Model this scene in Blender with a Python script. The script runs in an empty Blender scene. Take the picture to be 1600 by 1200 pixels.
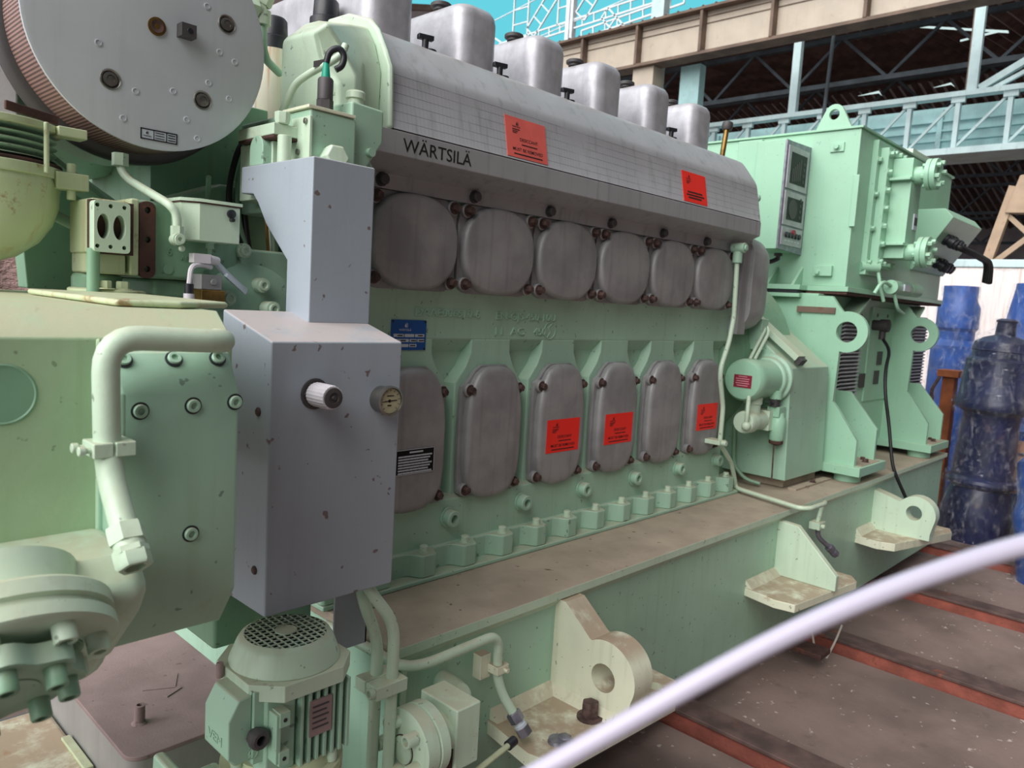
import bpy, bmesh, math, random
from mathutils import Vector, Matrix
from mathutils.geometry import tessellate_polygon
random.seed(7)
S = bpy.context.scene
COL = S.collection
PI = math.pi
V = Vector

# ------------------------------------------------------------------ materials
def lin(h):
    h = h.lstrip('#')
    out = []
    for i in (0, 2, 4):
        c = int(h[i:i+2], 16) / 255
        out.append(c / 12.92 if c <= .04045 else ((c + .055) / 1.055) ** 2.4)
    return (*out, 1)

class NT:
    def __init__(s, mat):
        s.t = mat.node_tree; s.n = s.t.nodes; s.l = s.t.links
    def node(s, typ, **kw):
        n = s.n.new(typ)
        for k, v in kw.items():
            if k in n.inputs: 
                if hasattr(v, 'is_linked') or isinstance(v, bpy.types.NodeSocket): s.l.new(v, n.inputs[k])
                else: n.inputs[k].default_value = v
            else: setattr(n, k, v)
        return n
    def math(s, op, a, b=0.0, clamp=False):
        n = s.n.new('ShaderNodeMath'); n.operation = op; n.use_clamp = clamp
        for i, v in enumerate((a, b)):
            if isinstance(v, bpy.types.NodeSocket): s.l.new(v, n.inputs[i])
            else: n.inputs[i].default_value = v
        return n.outputs[0]
    def ramp(s, x, lo, hi):
        n = s.n.new('ShaderNodeMapRange'); n.interpolation_type = 'SMOOTHSTEP'
        s.l.new(x, n.inputs[0]); n.inputs[1].default_value = lo; n.inputs[2].default_value = hi
        return n.outputs[0]
    def noise(s, vec, scale, detail=4, rough=.55):
        n = s.n.new('ShaderNodeTexNoise'); s.l.new(vec, n.inputs['Vector'])
        n.inputs['Scale'].default_value = scale; n.inputs['Detail'].default_value = detail
        n.inputs['Roughness'].default_value = rough
        return n.outputs[0]
    def mix(s, fac, a, b):
        n = s.n.new('ShaderNodeMix'); n.data_type = 'RGBA'
        for i, v in ((0, fac), (6, a), (7, b)):
            if isinstance(v, bpy.types.NodeSocket): s.l.new(v, n.inputs[i])
            else: n.inputs[i].default_value = v
        return n.outputs[2]
    def vscale(s, vec, sx, sy, sz):
        n = s.n.new('ShaderNodeVectorMath'); n.operation = 'MULTIPLY'
        s.l.new(vec, n.inputs[0]); n.inputs[1].default_value = (sx, sy, sz)
        return n.outputs[0]

def mk(name, base, rough=.5, metal=0., var=.10, vscale=3., speck=0., speck_col='#2a2420', speck_scale=60.,
       streak=0., streak_col='#6d6a55', dust=0., dust_col='#9a877a', rust=0., rust_col='#6b3316', rust_scale=9., rust_t=.60, rust_sz=1.,
       bump=.05, bscale=120., coat=0., spec=.5):
    m = bpy.data.materials.new(name); m.use_nodes = True
    k = NT(m); k.n.clear()
    out = k.n.new('ShaderNodeOutputMaterial'); b = k.n.new('ShaderNodeBsdfPrincipled')
    k.l.new(b.outputs[0], out.inputs[0])
    g = k.n.new('ShaderNodeNewGeometry'); pos = g.outputs['Position']
    sep = k.n.new('ShaderNodeSeparateXYZ'); k.l.new(g.outputs['Normal'], sep.inputs[0])
    c = lin(base)
    dark = tuple(x * (1 - 1.6 * var) for x in c[:3]) + (1,); light = tuple(min(1, x * (1 + var)) for x in c[:3]) + (1,)
    col = k.mix(k.ramp(k.noise(pos, vscale, 5), .3, .7), dark, light)
    if streak:
        sv = k.vscale(pos, 38, 38, 2.2)
        col = k.mix(k.math('MULTIPLY', k.ramp(k.noise(sv, 1., 4), .50, .75), streak), col, lin(streak_col))
    if speck:
        col = k.mix(k.math('MULTIPLY', k.ramp(k.noise(pos, speck_scale, 2, .5), .69, .73), speck), col, lin(speck_col))
    if dust:
        up = k.ramp(sep.outputs[2], .45, .92)
        f = k.math('MULTIPLY', up, k.math('MULTIPLY', k.ramp(k.noise(pos, 14, 6, .65), .22, .55), dust))
        col = k.mix(f, col, lin(dust_col))
    if rust:
        f = k.math('MULTIPLY', k.ramp(k.noise(k.vscale(pos, 1, 1, rust_sz), rust_scale, 6, .7), rust_t, rust_t+.08), rust)
        col = k.mix(f, col, lin(rust_col))
    k.l.new(col, b.inputs['Base Color'])
    b.inputs['Roughness'].default_value = rough; b.inputs['Metallic'].default_value = metal
    b.inputs['Specular IOR Level'].default_value = spec
    if coat: b.inputs['Coat Weight'].default_value = coat
    if bump:
        bn = k.n.new('ShaderNodeBump'); bn.inputs['Strength'].default_value = bump; bn.inputs['Distance'].default_value = .01
        k.l.new(k.noise(pos, bscale, 5, .6), bn.inputs['Height']); k.l.new(bn.outputs[0], b.inputs['Normal'])
    m['k'] = 1
    return m

M = {}
M['green'] = mk('green paint', '#a1c5af', .40, var=.06, streak=.16, streak_col='#7f8a68', dust=.62, dust_col='#b3a891', speck=.5, rust=.0)
M['green_old'] = mk('yellowed green paint', '#a6c09c', .42, var=.08, streak=.35, streak_col='#8fa878', dust=.7, dust_col='#bdb296', speck=.4)
M['green_dark'] = mk('green paint older', '#80a88c', .42, var=.10, streak=.25, streak_col='#68714e', dust=.5, speck=.4)
M['green_pale'] = mk('pale green paint', '#c2d8c2', .42, var=.05, streak=.18, streak_col='#8f8a66', dust=.6, dust_col='#b8ab90', speck=.5, rust=.15, rust_col='#9c6a35', rust_scale=14)
M['green_gen'] = mk('mint green paint', '#9ac7ac', .36, var=.04, streak=.08, streak_col='#7f9c80', dust=.35, dust_col='#b3b49c', speck=.2)
M['streaky'] = mk('rust streaked white paint', '#ddd8c6', .5, var=.05, streak=1., streak_col='#b8702c', rust=.3, rust_scale=6)
M['green_rusty'] = mk('rust stained pale green paint', '#c3d1ab', .45, var=.08, streak=.45, streak_col='#a5762f', dust=.4, rust=.7, rust_col='#8f531f', rust_scale=11)
M['cream'] = mk('cream stained paint', '#dcdfc8', .45, var=.06, streak=.2, dust=.95, dust_col='#a08c76', rust=.45, rust_col='#8e5a2c', speck=.6)
M['deck'] = mk('dusty deck', '#a39584', .75, var=.12, vscale=5., speck=.8, speck_col='#2b2019', speck_scale=26, rust=.2, rust_col='#5d4a3c', rust_scale=30, bump=.15, bscale=300)
M['grey'] = mk('blue grey paint', '#a0aab5', .45, var=.04, streak=.12, streak_col='#7d7884', dust=.75, dust_col='#c2b4b0', speck=.7, speck_col='#5a3014', speck_scale=45, rust=.75, rust_scale=55, rust_t=.70, rust_sz=.3, rust_col='#8a5524')
M['cast'] = mk('cast aluminium dark', '#9c9c9e', .50, .22, var=.12, vscale=9, streak=.25, streak_col='#5c5658', bump=.10, bscale=260)
M['cast_light'] = mk('cast aluminium light', '#b3b3ba', .42, .3, var=.09, vscale=22, streak=.3, streak_col='#96919c', dust=.4, dust_col='#b9aaa0', bump=.06)
M['alu'] = mk('grey silencer plate', '#c3cad0', .42, .1, var=.05, vscale=4, streak=.12, streak_col='#83878c', bump=.02)
M['steel'] = mk('steel', '#8c8a86', .35, .9, var=.10, vscale=20)
M['zinc'] = mk('zinc fitting', '#8e8c99', .38, .7, var=.14, vscale=40, rust=.3)
M['rubber'] = mk('black rubber', '#17181b', .5, var=.05)
M['black'] = mk('black plastic', '#23252c', .42, var=.1)
M['dark_grey'] = mk('dark grey steel', '#4d4a4c', .55, .2, var=.1)
M['rust'] = mk('rusty bolt', '#584440', .7, .2, var=.3, vscale=60, rust=.4, rust_col='#6e2f22', rust_scale=60)
M['rust_plate'] = mk('rust brown gasket', '#4a302b', .8, var=.25, vscale=25, rust=.5, rust_col='#71402a', rust_scale=20, bump=.2)
M['brass'] = mk('worn brass', '#8c6f3e', .4, .8, var=.2, vscale=40)
M['white'] = mk('white plastic', '#d9d5dd', .4, var=.05, streak=.1, dust=.2)
M['hose'] = mk('white hose', '#b5b0c2', .35, var=.02, bump=0)
M['red'] = mk('red sticker', '#ff2b1c', .4, var=.03, bump=0)
M['red_faded'] = mk('faded red sticker', '#e0655c', .5, var=.06, vscale=14, bump=0)
M['maroon'] = mk('maroon plate', '#8c2a3c', .4, var=.05, bump=0)
M['pinkline'] = mk('pale red print', '#c98a92', .5, bump=0)
M['ink'] = mk('black ink', '#1b161a', .5, var=.0, bump=0)
M['ink_soft'] = mk('faded dark ink', '#5a1c1c', .5, var=.0, bump=0)
M['blue'] = mk('blue plate', '#12539b', .35, var=.05, bump=0)
M['silver'] = mk('silver print', '#c9d3dd', .4, .2, var=.05, bump=0)
M['black_plate'] = mk('black plate', '#121317', .35, var=.0, bump=0, spec=.15)
M['dial'] = mk('aged dial', '#a5a184', .5, var=.08, vscale=60, bump=0)
M['teal'] = mk('teal rubber', '#109a80', .45, var=.03)
M['mauve'] = mk('mauve dust', '#95807f', .85, var=.12, vscale=8, speck=.5, speck_col='#4e3f3e', speck_scale=50, bump=.12, bscale=220)
M['tray'] = mk('galvanised side', '#a7a5a4', .5, .3, var=.12, streak=.4, streak_col='#858384')
M['concrete'] = None
M['rail'] = mk('rust red rail', '#8c4b3e', .8, var=.25, vscale=7, dust=.6, dust_col='#5f4a42', rust=.6, rust_col='#59312a', rust_scale=25, bump=.3, bscale=90)
M['rail_dark'] = mk('dark rusty rail head', '#584440', .75, var=.25, vscale=12, rust=.6, rust_col='#8b4a33', rust_scale=9, bump=.2)
M['tan'] = mk('tan girder paint', '#b9ae9f', .6, var=.05, streak=.25, streak_col='#a88a6c', rust=.25, rust_col='#7a4a2d', rust_scale=4, bump=.02)
M['brownsteel'] = mk('brown stained steel', '#6e5c50', .7, var=.2, rust=.5)
M['bluesteel'] = mk('pale blue steel paint', '#bcd3d6', .6, var=.08, streak=.2, streak_col='#86867a', rust=.35, rust_col='#6d4a35', rust_scale=5)
M['bluesheet'] = mk('blue green sheet', '#9cc2c4', .6, var=.10, streak=.2, streak_col='#6f7f7d', rust=.3, rust_col='#7a5b47', rust_scale=3)
M['whitesteel'] = mk('white lattice paint', '#cfd8dc', .6, var=.08, rust=.3, rust_col='#8d7a70', rust_scale=6)
M['darkroof'] = mk('dark roof sheet', '#a29a9c', .85, var=.2, vscale=.8, rust=.3, rust_col='#3a2a28', rust_scale=1.5)
M['shaderoof'] = mk('shaded roof rib', '#6a5650', .85, var=.3, vscale=1.2)  # darker facet colour, stands in for shade on the corrugation
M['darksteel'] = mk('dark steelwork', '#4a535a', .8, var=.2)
M['wallmauve'] = mk('mauve rendered wall', '#a08f90', .9, var=.06, vscale=.7)
M['container'] = mk('white container paint', '#e4dcdb', .6, var=.05, vscale=1., streak=.5, streak_col='#b98d74', rust=.2, rust_scale=3)
M['bluepump'] = mk('blue pump paint', '#1d4f9c', .45, var=.2, vscale=6, rust=.25, rust_col='#5a3526', rust_scale=5, coat=.2)
M['navypump'] = mk('navy pump paint', '#15204a', .45, var=.3, vscale=5, rust=.35, rust_col='#5b3423', rust_scale=4, coat=.2)
M['wood'] = mk('weathered timber', '#9a7868', .8, var=.2, vscale=5, streak=.3)
M['orange'] = mk('rusty orange paint', '#9a5530', .7, var=.2, vscale=8, rust=.5)
M['crane'] = mk('rusty cream paint', '#a68f79', .7, var=.12, rust=.8, rust_col='#7a4527', rust_scale=3)
M['gasket'] = mk('gasket black', '#1e1f22', .7)
M['string'] = mk('grey string', '#b1aaa2', .9, bump=0)
M['tarp'] = mk('dusty pink tarpaulin', '#b08f8c', .7, var=.10, vscale=6, bump=0)

def sheet_metal():
    m = mk('brushed cover sheet', '#a9aaaf', .42, .15, var=.05, vscale=5, streak=.55, streak_col='#7f8686', dust=.35, dust_col='#ab9c90', bump=.0)
    k = NT(m)
    b = next(n for n in k.n if n.type == 'BSDF_PRINCIPLED')
    g = next(n for n in k.n if n.type == 'NEW_GEOMETRY')
    src = b.inputs['Base Color'].links[0].from_socket
    sp = k.n.new('ShaderNodeSeparateXYZ'); k.l.new(g.outputs['Position'], sp.inputs[0])
    def line(x, period, w):
        fr = k.math('FRACT', k.math('DIVIDE', x, period)); return k.math('LESS_THAN', fr, w)
    lz = line(sp.outputs[2], .0215, .06); lx = k.math('MULTIPLY', line(sp.outputs[0], .0125, .09), .35)
    l = k.math('MAXIMUM', lz, lx)
    inb = k.math('MULTIPLY', k.math('GREATER_THAN', sp.outputs[2], 1.832), k.math('LESS_THAN', sp.outputs[2], 1.958))
    f = k.math('MULTIPLY', k.math('MULTIPLY', l, inb), k.math('MULTIPLY', k.ramp(k.noise(g.outputs['Position'], 9, 3), .2, .5), .85))
    k.l.new(k.mix(f, src, lin('#5f6468')), b.inputs['Base Color'])
    return m
M['sheet'] = sheet_metal()

def mesh_grille():
    m = mk('perforated mesh', '#b08c84', .5, .2, var=.1, bump=0)
    k = NT(m); b = next(n for n in k.n if n.type == 'BSDF_PRINCIPLED'); g = next(n for n in k.n if n.type == 'NEW_GEOMETRY')
    # holes: a brick-like dot lattice around the drum (axis Y)
    sp = k.n.new('ShaderNodeSeparateXYZ'); k.l.new(g.outputs['Position'], sp.inputs[0])
    ang = k.math('ARCTAN2', k.math('SUBTRACT', sp.outputs[2], 1.890), k.math('SUBTRACT', sp.outputs[0], .563))
    u = k.math('MULTIPLY', ang, 105.); v = k.math('MULTIPLY', sp.outputs[1], 520.)
    a = k.math('SINE', k.math('MULTIPLY', k.math('ADD', u, v), 1.)); c = k.math('SINE', k.math('SUBTRACT', k.math('MULTIPLY', u, 1.), v))
    h = k.ramp(k.math('MULTIPLY', a, c), -.15, .15)
    src = b.inputs['Base Color'].links[0].from_socket
    k.l.new(k.mix(h, lin('#2a1f20'), src), b.inputs['Base Color'])
    return m
M['mesh'] = mesh_grille()

def film():
    m = bpy.data.materials.new('clear stretch film'); m.use_nodes = True
    k = NT(m); k.n.clear(); out = k.n.new('ShaderNodeOutputMaterial')
    g = k.n.new('ShaderNodeNewGeometry'); tr = k.n.new('ShaderNodeBsdfTransparent'); gl = k.n.new('ShaderNodeBsdfGlossy')
    gl.inputs['Roughness'].default_value = .12; gl.inputs['Color'].default_value = (.95, .95, 1, 1)
    v = k.vscale(g.outputs['Position'], 1, 1, .55)
    bn = k.n.new('ShaderNodeBump'); bn.inputs['Strength'].default_value = 1.; bn.inputs['Distance'].default_value = .05
    nz = k.noise(v, 26, 5, .7); k.l.new(nz, bn.inputs['Height']); k.l.new(bn.outputs[0], gl.inputs['Normal'])
    mx = k.n.new('ShaderNodeMixShader'); k.l.new(k.math('ADD', k.math('MULTIPLY', k.ramp(nz, .48, .66), .22), .05), mx.inputs[0])
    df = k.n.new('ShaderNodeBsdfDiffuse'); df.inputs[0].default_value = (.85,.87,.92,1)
    cr = k.ramp(k.noise(k.vscale(g.outputs['Position'], 16, 16, 42), 1., 6, .75), .63, .67); m2 = k.n.new('ShaderNodeMixShader'); k.l.new(k.math('MULTIPLY', cr, .5), m2.inputs[0])  # white crinkle highlights put in as diffuse colour
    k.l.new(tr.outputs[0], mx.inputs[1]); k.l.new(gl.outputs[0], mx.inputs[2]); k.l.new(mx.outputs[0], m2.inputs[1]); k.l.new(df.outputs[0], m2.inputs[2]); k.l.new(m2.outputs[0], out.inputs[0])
    return m
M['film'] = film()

def ground_mat():
    m = mk('oily concrete and plate', '#76645e', .85, var=.22, vscale=2.2, speck=.5, speck_col='#cfc4bd', speck_scale=34, rust=.35, rust_col='#4b3d3a', rust_scale=7, bump=.2, bscale=60)
    return m
M['ground'] = ground_mat()

# ------------------------------------------------------------------ mesh builder
def frame(n):
    n = V(n).normalized(); a = V((0, 0, 1)) if abs(n.z) < .9 else V((1, 0, 0))
    u = a.cross(n).normalized(); return u, n.cross(u), n

# Groups are scaled about the camera position; CAM_SCALE sets the factor and height shift.
CAM_SKID = (1.0985, -.1428)  # skid and generator group, enlarged about the camera
CAM_SCALE = (1., 0.)
def cam_scaled(p, k=None): k = k or CAM_SCALE; return V((p[0]*k[0], p[1]*k[0], p[2]*k[0] + k[1]))

class MB:
    def __init__(s): s.b = bmesh.new(); s.mi = 0
    def m(s, i): s.mi = i; return s
    def f(s, vs):
        try:
            fc = s.b.faces.new(vs); fc.material_index = s.mi; return fc
        except ValueError: return None
    def box(s, x0, x1, y0, y1, z0, z1):
        v = [s.b.verts.new(p) for p in ((x0,y0,z0),(x1,y0,z0),(x1,y1,z0),(x0,y1,z0),(x0,y0,z1),(x1,y0,z1),(x1,y1,z1),(x0,y1,z1))]
        for q in ((3,2,1,0),(4,5,6,7),(0,1,5,4),(1,2,6,5),(2,3,7,6),(3,0,4,7)): s.f([v[i] for i in q])
        return s
    def obox(s, c, u, v, w, a, b, d):      # oriented box: centre, axes, half sizes
        c = V(c); u = V(u).normalized() * a; v = V(v).normalized() * b; w = V(w).normalized() * d
        P = [s.b.verts.new(c + i*u + j*v + k*w) for k in (-1,1) for i, j in ((-1,-1),(1,-1),(1,1),(-1,1))]
        for q in ((3,2,1,0),(4,5,6,7),(0,1,5,4),(1,2,6,5),(2,3,7,6),(3,0,4,7)): s.f([P[i] for i in q])
        return s
    def beam(s, p, q, w, h, up=(0,0,1)):
        p = V(p); q = V(q); d = q - p
        u = d.normalized(); v = V(up).cross(u)
        if v.length < 1e-4: v = V((1,0,0)).cross(u)
        v.normalize(); return s.obox((p+q)/2, u, v, u.cross(v), d.length/2, w/2, h/2)
    def rings(s, rs, cap0=True, cap1=True, closed=True):
        R = [[s.b.verts.new(p) for p in r] for r in rs]; n = len(R[0])
        for a, b in zip(R, R[1:]):
            for i in range(n if closed else n-1):
                j = (i+1) % n; s.f([a[i], a[j], b[j], b[i]])
        if cap0: s.f(R[0][::-1])
        if cap1: s.f(R[-1])
        return s
    def P3(s, axis, p, t):
        a, b = p
        return V((t, a, b)) if axis == 'x' else V((a, t, b)) if axis == 'y' else V((a, b, t))
    def prism(s, pts, axis, a, b):
        return s.rings([[s.P3(axis, p, a) for p in pts], [s.P3(axis, p, b) for p in pts]])
    def plate(s, outer, holes, axis, a, b):
        loops = [outer] + holes
        tri = tessellate_polygon([[V((p[0], p[1], 0)) for p in l] for l in loops])
        flat = [p for l in loops for p in l]
        A = [s.b.verts.new(s.P3(axis, p, a)) for p in flat]; B = [s.b.verts.new(s.P3(axis, p, b)) for p in flat]
        for t in tri: s.f([A[i] for i in t]); s.f([B[i] for i in t[::-1]])
        o = 0
        for l in loops:
            n = len(l)
            for i in range(n): j = (i+1) % n; s.f([A[o+i], A[o+j], B[o+j], B[o+i]])
            o += n
        return s
    def dome(s, pts, axis, t0, t1, t2, inset, c=None):   # outline body with a rounded front
        n = len(pts)
        if c is None: c = (sum(p[0] for p in pts)/n, sum(p[1] for p in pts)/n)
        sc = lambda k: [(c[0]+(p[0]-c[0])*k, c[1]+(p[1]-c[1])*k) for p in pts]
        R = [(1, t0), (1, t1)]
        for i in range(1, 5):
            a = i/4*PI/2; R.append((1 - inset*(1-math.cos(a)), t1 + (t2-t1)*math.sin(a)))
        R.append(((1-inset)*.6, t2 + (t2-t1)*.10))
        return s.rings([[s.P3(axis, p, t) for p in sc(k)] for k, t in R])
    def cyl(s, p0, p1, r0, r1=None, seg=20, cap=True):
        r1 = r0 if r1 is None else r1; p0 = V(p0); p1 = V(p1); u, v, n = frame(p1-p0)
        ring = lambda c, r: [c + r*(math.cos(2*PI*i/seg)*u + math.sin(2*PI*i/seg)*v) for i in range(seg)]
        return s.rings([ring(p0, r0), ring(p1, r1)], cap, cap)
    def lathe(s, prof, o, ax, seg=28, cap0=True, cap1=True, rot=0.):
        o = V(o); u, v, n = frame(ax)
        return s.rings([[o + h*n + max(r, 1e-5)*(math.cos(2*PI*i/seg+rot)*u + math.sin(2*PI*i/seg+rot)*v) for i in range(seg)] for r, h in prof], cap0, cap1)
    def hexb(s, p, n, r, h, washer=True, dome=True):
        p = V(p); n = V(n).normalized(); a = random.random()
        if washer: s.lathe([(r*1.45, 0), (r*1.45, h*.18)], p, n, 18)
        s.lathe([(r, 0), (r, h*.88), (r*.86, h)], p + n*(h*.18 if washer else 0), n, 6, rot=a)
        return s
    def sock(s, p, n, r, h):
        s.lathe([(r, 0), (r, h*.9), (r*.92, h), (r*.56, h), (r*.5, h*.45)], p, n, 20)
        return s
    def ball(s, c, rx, ry, rz, seg=20, rr=12):
        c = V(c)
        return s.rings([[c + V((rx*math.sin(a)*math.cos(2*PI*i/seg), ry*math.sin(a)*math.sin(2*PI*i/seg), -rz*math.cos(a))) for i in range(seg)]
                        for a in [max(.02, min(PI-.02, PI*j/rr)) for j in range(rr+1)]])
    def tube(s, pts, r, seg=12, fil=None, cap=True, rr=None):
        pts = [V(p) for p in pts]; path = [pts[0]]
        for i in range(1, len(pts)-1):
            a, b, c = pts[i-1], pts[i], pts[i+1]
            f = fil if fil is not None else r*2.2
            d1 = min(f, (a-b).length*.49); d2 = min(f, (c-b).length*.49)
            p, q = b + (a-b).normalized()*d1, b + (c-b).normalized()*d2
            for t in range(7):
                t /= 6; path.append((1-t)**2*p + 2*t*(1-t)*b + t*t*q)
        path.append(pts[-1])
        cl = [path[0]]
        for p in path[1:]:
            if (p-cl[-1]).length > 1e-5: cl.append(p)
        path = cl; n = len(path)
        T = [(path[min(i+1, n-1)] - path[max(i-1, 0)]).normalized() for i in range(n)]
        u, v, _ = frame(T[0]); R = []
        for i in range(n):
            u = (u - T[i]*u.dot(T[i])).normalized(); v = T[i].cross(u)
            rad = r if rr is None else rr(i/(n-1))
            R.append([path[i] + rad*(math.cos(2*PI*k/seg)*u + math.sin(2*PI*k/seg)*v) for k in range(seg)])
        return s.rings(R, cap, cap)
    def text(s, body, o, xd, ud, size, ext=.0006, align='LEFT', fit=None, bold=0., lift=.0):
        cu = bpy.data.curves.new('t', 'FONT'); cu.body = body; cu.size = 1.; cu.align_x = align; cu.extrude = .001; cu.resolution_u = 3; cu.offset = bold
        ob = bpy.data.objects.new('t', cu); COL.objects.link(ob)
        dg = bpy.context.evaluated_depsgraph_get(); me = bpy.data.meshes.new_from_object(ob.evaluated_get(dg))
        xs = [v.co.x for v in me.vertices]
        kx = size if fit is None else fit/(max(xs)-min(xs))
        x0 = min(xs) if fit is not None and align == 'LEFT' else 0
        xd = V(xd).normalized(); ud = V(ud).normalized(); n = xd.cross(ud); o = V(o)
        vs = [s.b.verts.new(o + xd*(v.co.x-x0)*kx + ud*v.co.y*size + n*(ext if v.co.z > 0 else lift)) for v in me.vertices]
        for p in me.polygons: s.f([vs[i] for i in p.vertices])
        bpy.data.objects.remove(ob); bpy.data.curves.remove(cu); bpy.data.meshes.remove(me)
        return s
    def build(s, name, mats, parent=None, bev=0., ang=38, seg=2, flat=False):
        bmesh.ops.recalc_face_normals(s.b, faces=s.b.faces[:])
        me = bpy.data.meshes.new(name); off = wloc(parent) if parent else V((0,0,0))
        for v in s.b.verts: v.co = cam_scaled(v.co) - off
        s.b.to_mesh(me); s.b.free()
        for m_ in (mats if isinstance(mats, (list, tuple)) else [mats]): me.materials.append(M[m_] if isinstance(m_, str) else m_)
        if not flat:
            me.polygons.foreach_set('use_smooth', [True]*len(me.polygons)); me.set_sharp_from_angle(angle=math.radians(ang))
        o = bpy.data.objects.new(name, me); COL.objects.link(o)
        if parent: o.parent = parent
        if bev:
            md = o.modifiers.new('bevel', 'BEVEL'); md.width = bev; md.segments = seg; md.limit_method = 'ANGLE'; md.angle_limit = math.radians(40); md.harden_normals = True
        return o

def wloc(o):
    p = V((0,0,0))
    while o is not None: p += o.location; o = o.parent
    return p
def tag(o, label, cat, group=None, kind=None):
    o['label'] = label; o['category'] = cat
    if group: o['group'] = group
    if kind: o['kind'] = kind
    return o
def thing(name, label, cat, loc, group=None):
    o = bpy.data.objects.new(name, None); COL.objects.link(o); o.location = cam_scaled(loc); o.empty_display_size = .05
    return tag(o, label, cat, group)
def struct(o): o['kind'] = 'structure'; return o
def copy(o, parent, d=(0,0,0)):
    c = o.copy(); COL.objects.link(c); c.parent = parent; c.location = o.location + V(d)
    for ch in o.children: copy(ch, c)
    return c
def relabel(o, text): o['label'] = text; return o
def rrect(cx, cy, w, h, r, n=5):
    P = []
    for sx, sy, a0 in ((1,1,0),(-1,1,90),(-1,-1,180),(1,-1,270)):
        for i in range(n+1):
            a = math.radians(a0 + 90*i/n); P.append((cx + sx*(w/2-r) + r*math.cos(a), cy + sy*(h/2-r) + r*math.sin(a)))
    return P
def circ(cx, cy, r, n=28, a0=0, a1=360):
    k = n if a1-a0 == 360 else n+1
    return [(cx + r*math.cos(math.radians(a0+(a1-a0)*i/n)), cy + r*math.sin(math.radians(a0+(a1-a0)*i/n))) for i in range(k)]
def mirror(pts):   # right half from top to bottom -> closed outline
    return pts + [(-x, y) for x, y in reversed(pts) if abs(x) > 1e-6]
def shift(pts, dx, dy=0): return [(x+dx, y+dy) for x, y in pts]
X, Y, Z = V((1,0,0)), V((0,1,0)), V((0,0,1))
# ================================================================== the diesel engine
ENG = thing('diesel_engine', 'long green six cylinder diesel engine with grey side covers, in the middle of the skid', 'engine', (1.97, 2.0, .692))
CX = [1.260 + .3*k for k in range(6)]          # crankcase doors
UX = [1.240 + .3*k for k in range(6)]          # camshaft doors

b = MB()
b.box(.98, 2.95, 1.605, 2.45, .695, 1.71)
b.prism([(1.572,1.338),(1.607,1.298),(1.66,1.298),(1.66,1.72),(1.563,1.72),(1.563,1.452),(1.572,1.440)], 'x', .98, 2.95)
b.prism([(1.606,.905),(1.576,.903),(1.556,.890),(1.552,.768),(1.545,.765),(1.545,.70),(1.62,.70),(1.62,.905)], 'x', .98, 2.945)
pad = [(-.132,.895),(-.132,1.215),(-.095,1.262),(-.078,1.30),(-.078,1.338),(.078,1.338),(.078,1.30),(.095,1.262),(.132,1.215),(.132,.895)]
for cx in CX: b.rings([[(x, y, z) for x, z in shift([(px*k, pz) for px, pz in pad], cx)] for y, k in ((1.612,1.15),(1.5715,1.0))])
b.prism([(.98,.895),(1.07,.895),(1.07,1.338),(.98,1.338)], 'y', 1.571, 1.61)
block = b.build('engine_block', 'green', ENG, .006)

b = MB()
for i, (t, x, z, w) in enumerate((("DAAE006510-6", 1.274, 1.398, .232), ("EN-GJS-450-10U", 1.572, 1.396, .262), ("11  AC", 1.574, 1.352, .12), ("450", 1.738, 1.352, .055))):
    b.text(t, (x, 1.5725, z), X, Z, .031, .0038, fit=w, lift=-.001)
b.tube([(1.812+.026*math.cos(a), 1.571, 1.366+.026*math.sin(a)) for a in [2*PI*i/24 for i in range(25)]], .0016, 6)
b.tube([(1.825,1.571,1.39),(1.805,1.571,1.376),(1.815,1.571,1.362),(1.802,1.571,1.345)], .0016, 6)
b.build('cast_lettering', 'green', block)
s0 = None
for k in range(7):
    x = 1.112 + .298*k
    if s0 is None:
        b = MB(); b.lathe([(.029,0),(.029,.006),(.0235,.006),(.0235,.026),(.021,.029),(.0125,.029),(.0115,.012)], (x,1.554,.841), -Y, 24)
        s0 = b.build('side_screw', 'green', block)
    else: copy(s0, block, (.298*k, 0, 0))

# mounting foot with pockets and bolts
b = MB()
b.box(.98, 3.06, 1.500, 1.58, .692, .705)
outline = [(.98, 1.575)]
ribs = [1.307 + .1505*k for k in range(-2, 12)]
for i, x in enumerate(ribs):
    outline += [(x-.027, 1.510), (x-.020, 1.503), (x+.020, 1.503), (x+.027, 1.510)]
    if i < len(ribs)-1:
        a0, a1 = x+.029, ribs[i+1]-.029
        for t in range(0, 9):
            q = t/8; outline.append((a0+(a1-a0)*q, 1.512 + .038*math.sin(PI*q)**.5))
outline += [(3.05, 1.575)]
b.prism(outline, 'z', .705, .767)
foot = b.build('mounting_foot', 'green', ENG, .004)
s0 = None
for i, x in enumerate(ribs):
    if s0 is None:
        b = MB(); b.lathe([(.0145,0),(.0145,.003),(.0115,.003),(.0115,.017),(.0095,.019)], (x,1.530,.767), Z, 16); s0 = b.build('foot_bolt', 'green_pale', foot)
    else: copy(s0, foot, (ribs[i]-ribs[0], 0, 0))

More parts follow.
